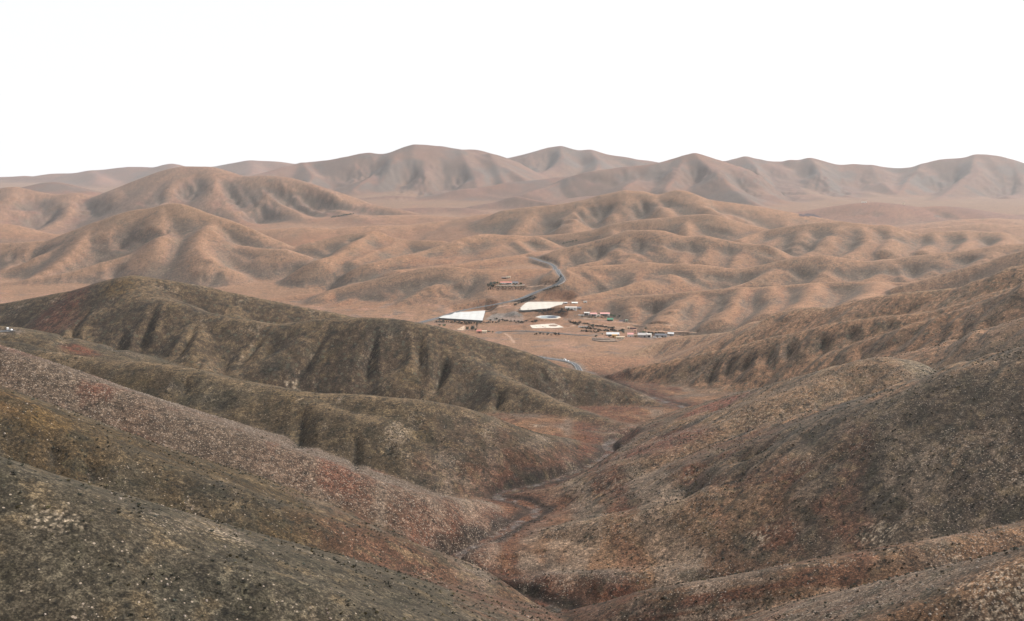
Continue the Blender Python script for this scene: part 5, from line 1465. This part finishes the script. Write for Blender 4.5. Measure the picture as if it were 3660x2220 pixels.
def scatter(name, me_list, pts, smin, smax, mats_, flat=1.0, base=1.0):
    cos, qs, off, mi = [], [], 0, []
    data = []
    for me in me_list:
        v = np.empty(len(me.vertices) * 3, np.float32); me.vertices.foreach_get('co', v)
        f = np.array([p.vertices[:] for p in me.polygons]); data.append((v.reshape(-1, 3), f))
    for (x, y, z) in pts:
        k = int(rs.randint(len(data))); v, f = data[k]
        s_ = rs.uniform(smin, smax); an = rs.uniform(0, 6.28); c_, n_ = math.cos(an) * s_, math.sin(an) * s_
        q = np.empty_like(v); q[:, 0] = v[:, 0] * c_ - v[:, 1] * n_ + x; q[:, 1] = v[:, 0] * n_ + v[:, 1] * c_ + y; q[:, 2] = v[:, 2] * s_ * flat + z - .05
        cos.append(q); qs.append(f + off); off += len(v); mi.append(np.full(len(f), k % len(mats_), np.int32))
    me = np_mesh(name, np.concatenate(cos), np.concatenate(qs), None, False)
    for m_ in mats_:
        me.materials.append(m_)
    me.polygons.foreach_set('material_index', np.concatenate(mi))
    return link(bpy.data.objects.new(name, me))
small = [clump_mesh('shrubs', dry, .72, .62, 26, .22, 950 + i) for i in range(6)]
rest = [(sx_[i], sy_[i], sz_[i]) for i in range(NSH) if i not in chosen]
o = scatter('shrubs', small, rest, .3, 1.1, [dry, dry, dry2, dry, dry3, dry]); o['kind'] = 'stuff'
# stones
st_l = mat('pale_stone', (.23, .19, .16), .95, .15, 1.5); st_d = mat('brown_stone', (.10, .075, .06), .95, .2, 1.5)
def stone_mesh(seed):
    rn = random.Random(seed); mb = MB()
    pts = [(.5, .5), (-.5, .5), (-.5, -.5), (.5, -.5)]
    lo_ = [(x * rn.uniform(.7, 1.2), y * rn.uniform(.7, 1.2), -.2) for x, y in pts]; hi_ = [(x * rn.uniform(.4, .9), y * rn.uniform(.4, .9), rn.uniform(.25, .5)) for x, y in pts]
    mb.add(lo_ + hi_, [(4, 5, 6, 7), (0, 1, 5, 4), (1, 2, 6, 5), (2, 3, 7, 6), (3, 0, 4, 7)])
    return mb.mesh('stones', st_l)
dens = area * ((Y > 150) & (Y < 800) & (np.abs(X) < .56 * Y + 10)) * near * (.05 + 1.2 * cl(5) + .9 * rocky + .25 * foot * ss(0, .4, wm)) * np.clip(420 / np.maximum(Y, 100), .4, 1)
idx = rs.choice(NV * NU, 15000, p=dens.reshape(-1) / dens.sum())
qx = X.reshape(-1)[idx] + rs.uniform(-.4, .4, len(idx)); qy = Y.reshape(-1)[idx] + rs.uniform(-.4, .4, len(idx)); qz = ground(qx, qy)
o = scatter('stones', [stone_mesh(i) for i in range(6)], list(zip(qx, qy, qz)), .18, .72, [st_l, st_d, st_d, st_l, st_d, st_d]); o['kind'] = 'stuff'

# ------------------------------------------------------------------ camera, light, air
cam = bpy.data.cameras.new('camera'); co = link(bpy.data.objects.new('camera', cam))
co.location = (0, 0, CAMZ); co.rotation_euler = (math.pi / 2, 0, 0)
cam.sensor_width = 36; cam.lens = 36 * F / 2464; cam.shift_y = -(747.5 - HY) / 2464
cam.clip_start = .5; cam.clip_end = 80000
scene.camera = co
SUN_EL, SUN_AZ = math.radians(37), math.radians(58)     # azimuth from straight ahead towards the right
wn = world.node_tree; bg = wn.nodes['Background']
sky = wn.nodes.new('ShaderNodeTexSky'); sky.sky_type = 'NISHITA'; sky.sun_disc = False
sky.sun_elevation = SUN_EL; sky.sun_rotation = SUN_AZ; sky.dust_density = 3; sky.air_density = 1.2
# an even white cloud cover over that sky
mx = wn.nodes.new('ShaderNodeMix'); mx.data_type = 'RGBA'; mx.inputs['Factor'].default_value = .9
wn.links.new(sky.outputs[0], mx.inputs['A']); mx.inputs['B'].default_value = (8.6, 8.65, 8.8, 1)
wn.links.new(mx.outputs['Result'], bg.inputs[0]); bg.inputs[1].default_value = .0755
L = bpy.data.lights.new('sun', 'SUN'); lo = link(bpy.data.objects.new('sun', L)); L.energy = 5.0; L.angle = math.radians(10); L.color = (1, .95, .88)
lo.rotation_euler = Vector((math.sin(SUN_AZ) * math.cos(SUN_EL), math.cos(SUN_AZ) * math.cos(SUN_EL), math.sin(SUN_EL))).to_track_quat('Z', 'Y').to_euler()
hb = MB(); hb.box(-13500, 13500, -900, 16500, float(Z.min()) - 1, float(max(Z.max(), CAMZ)) + 30)
hz = bpy.data.materials.new('haze'); hz.use_nodes = True; nt = hz.node_tree; nt.nodes.clear()
ou = nt.nodes.new('ShaderNodeOutputMaterial'); pv = nt.nodes.new('ShaderNodeVolumePrincipled')
pv.inputs['Color'].default_value = (.93, .95, 1, 1); pv.inputs['Density'].default_value = 2.0e-5; pv.inputs['Anisotropy'].default_value = .1
nt.links.new(pv.outputs[0], ou.inputs['Volume'])
ho = hb.build('haze', hz); ho['kind'] = 'stuff'
scene.view_settings.view_transform = 'Standard'; scene.view_settings.look = 'None'
scene.view_settings.exposure = .7; scene.view_settings.gamma = 1
scene.cycles.use_denoising = True
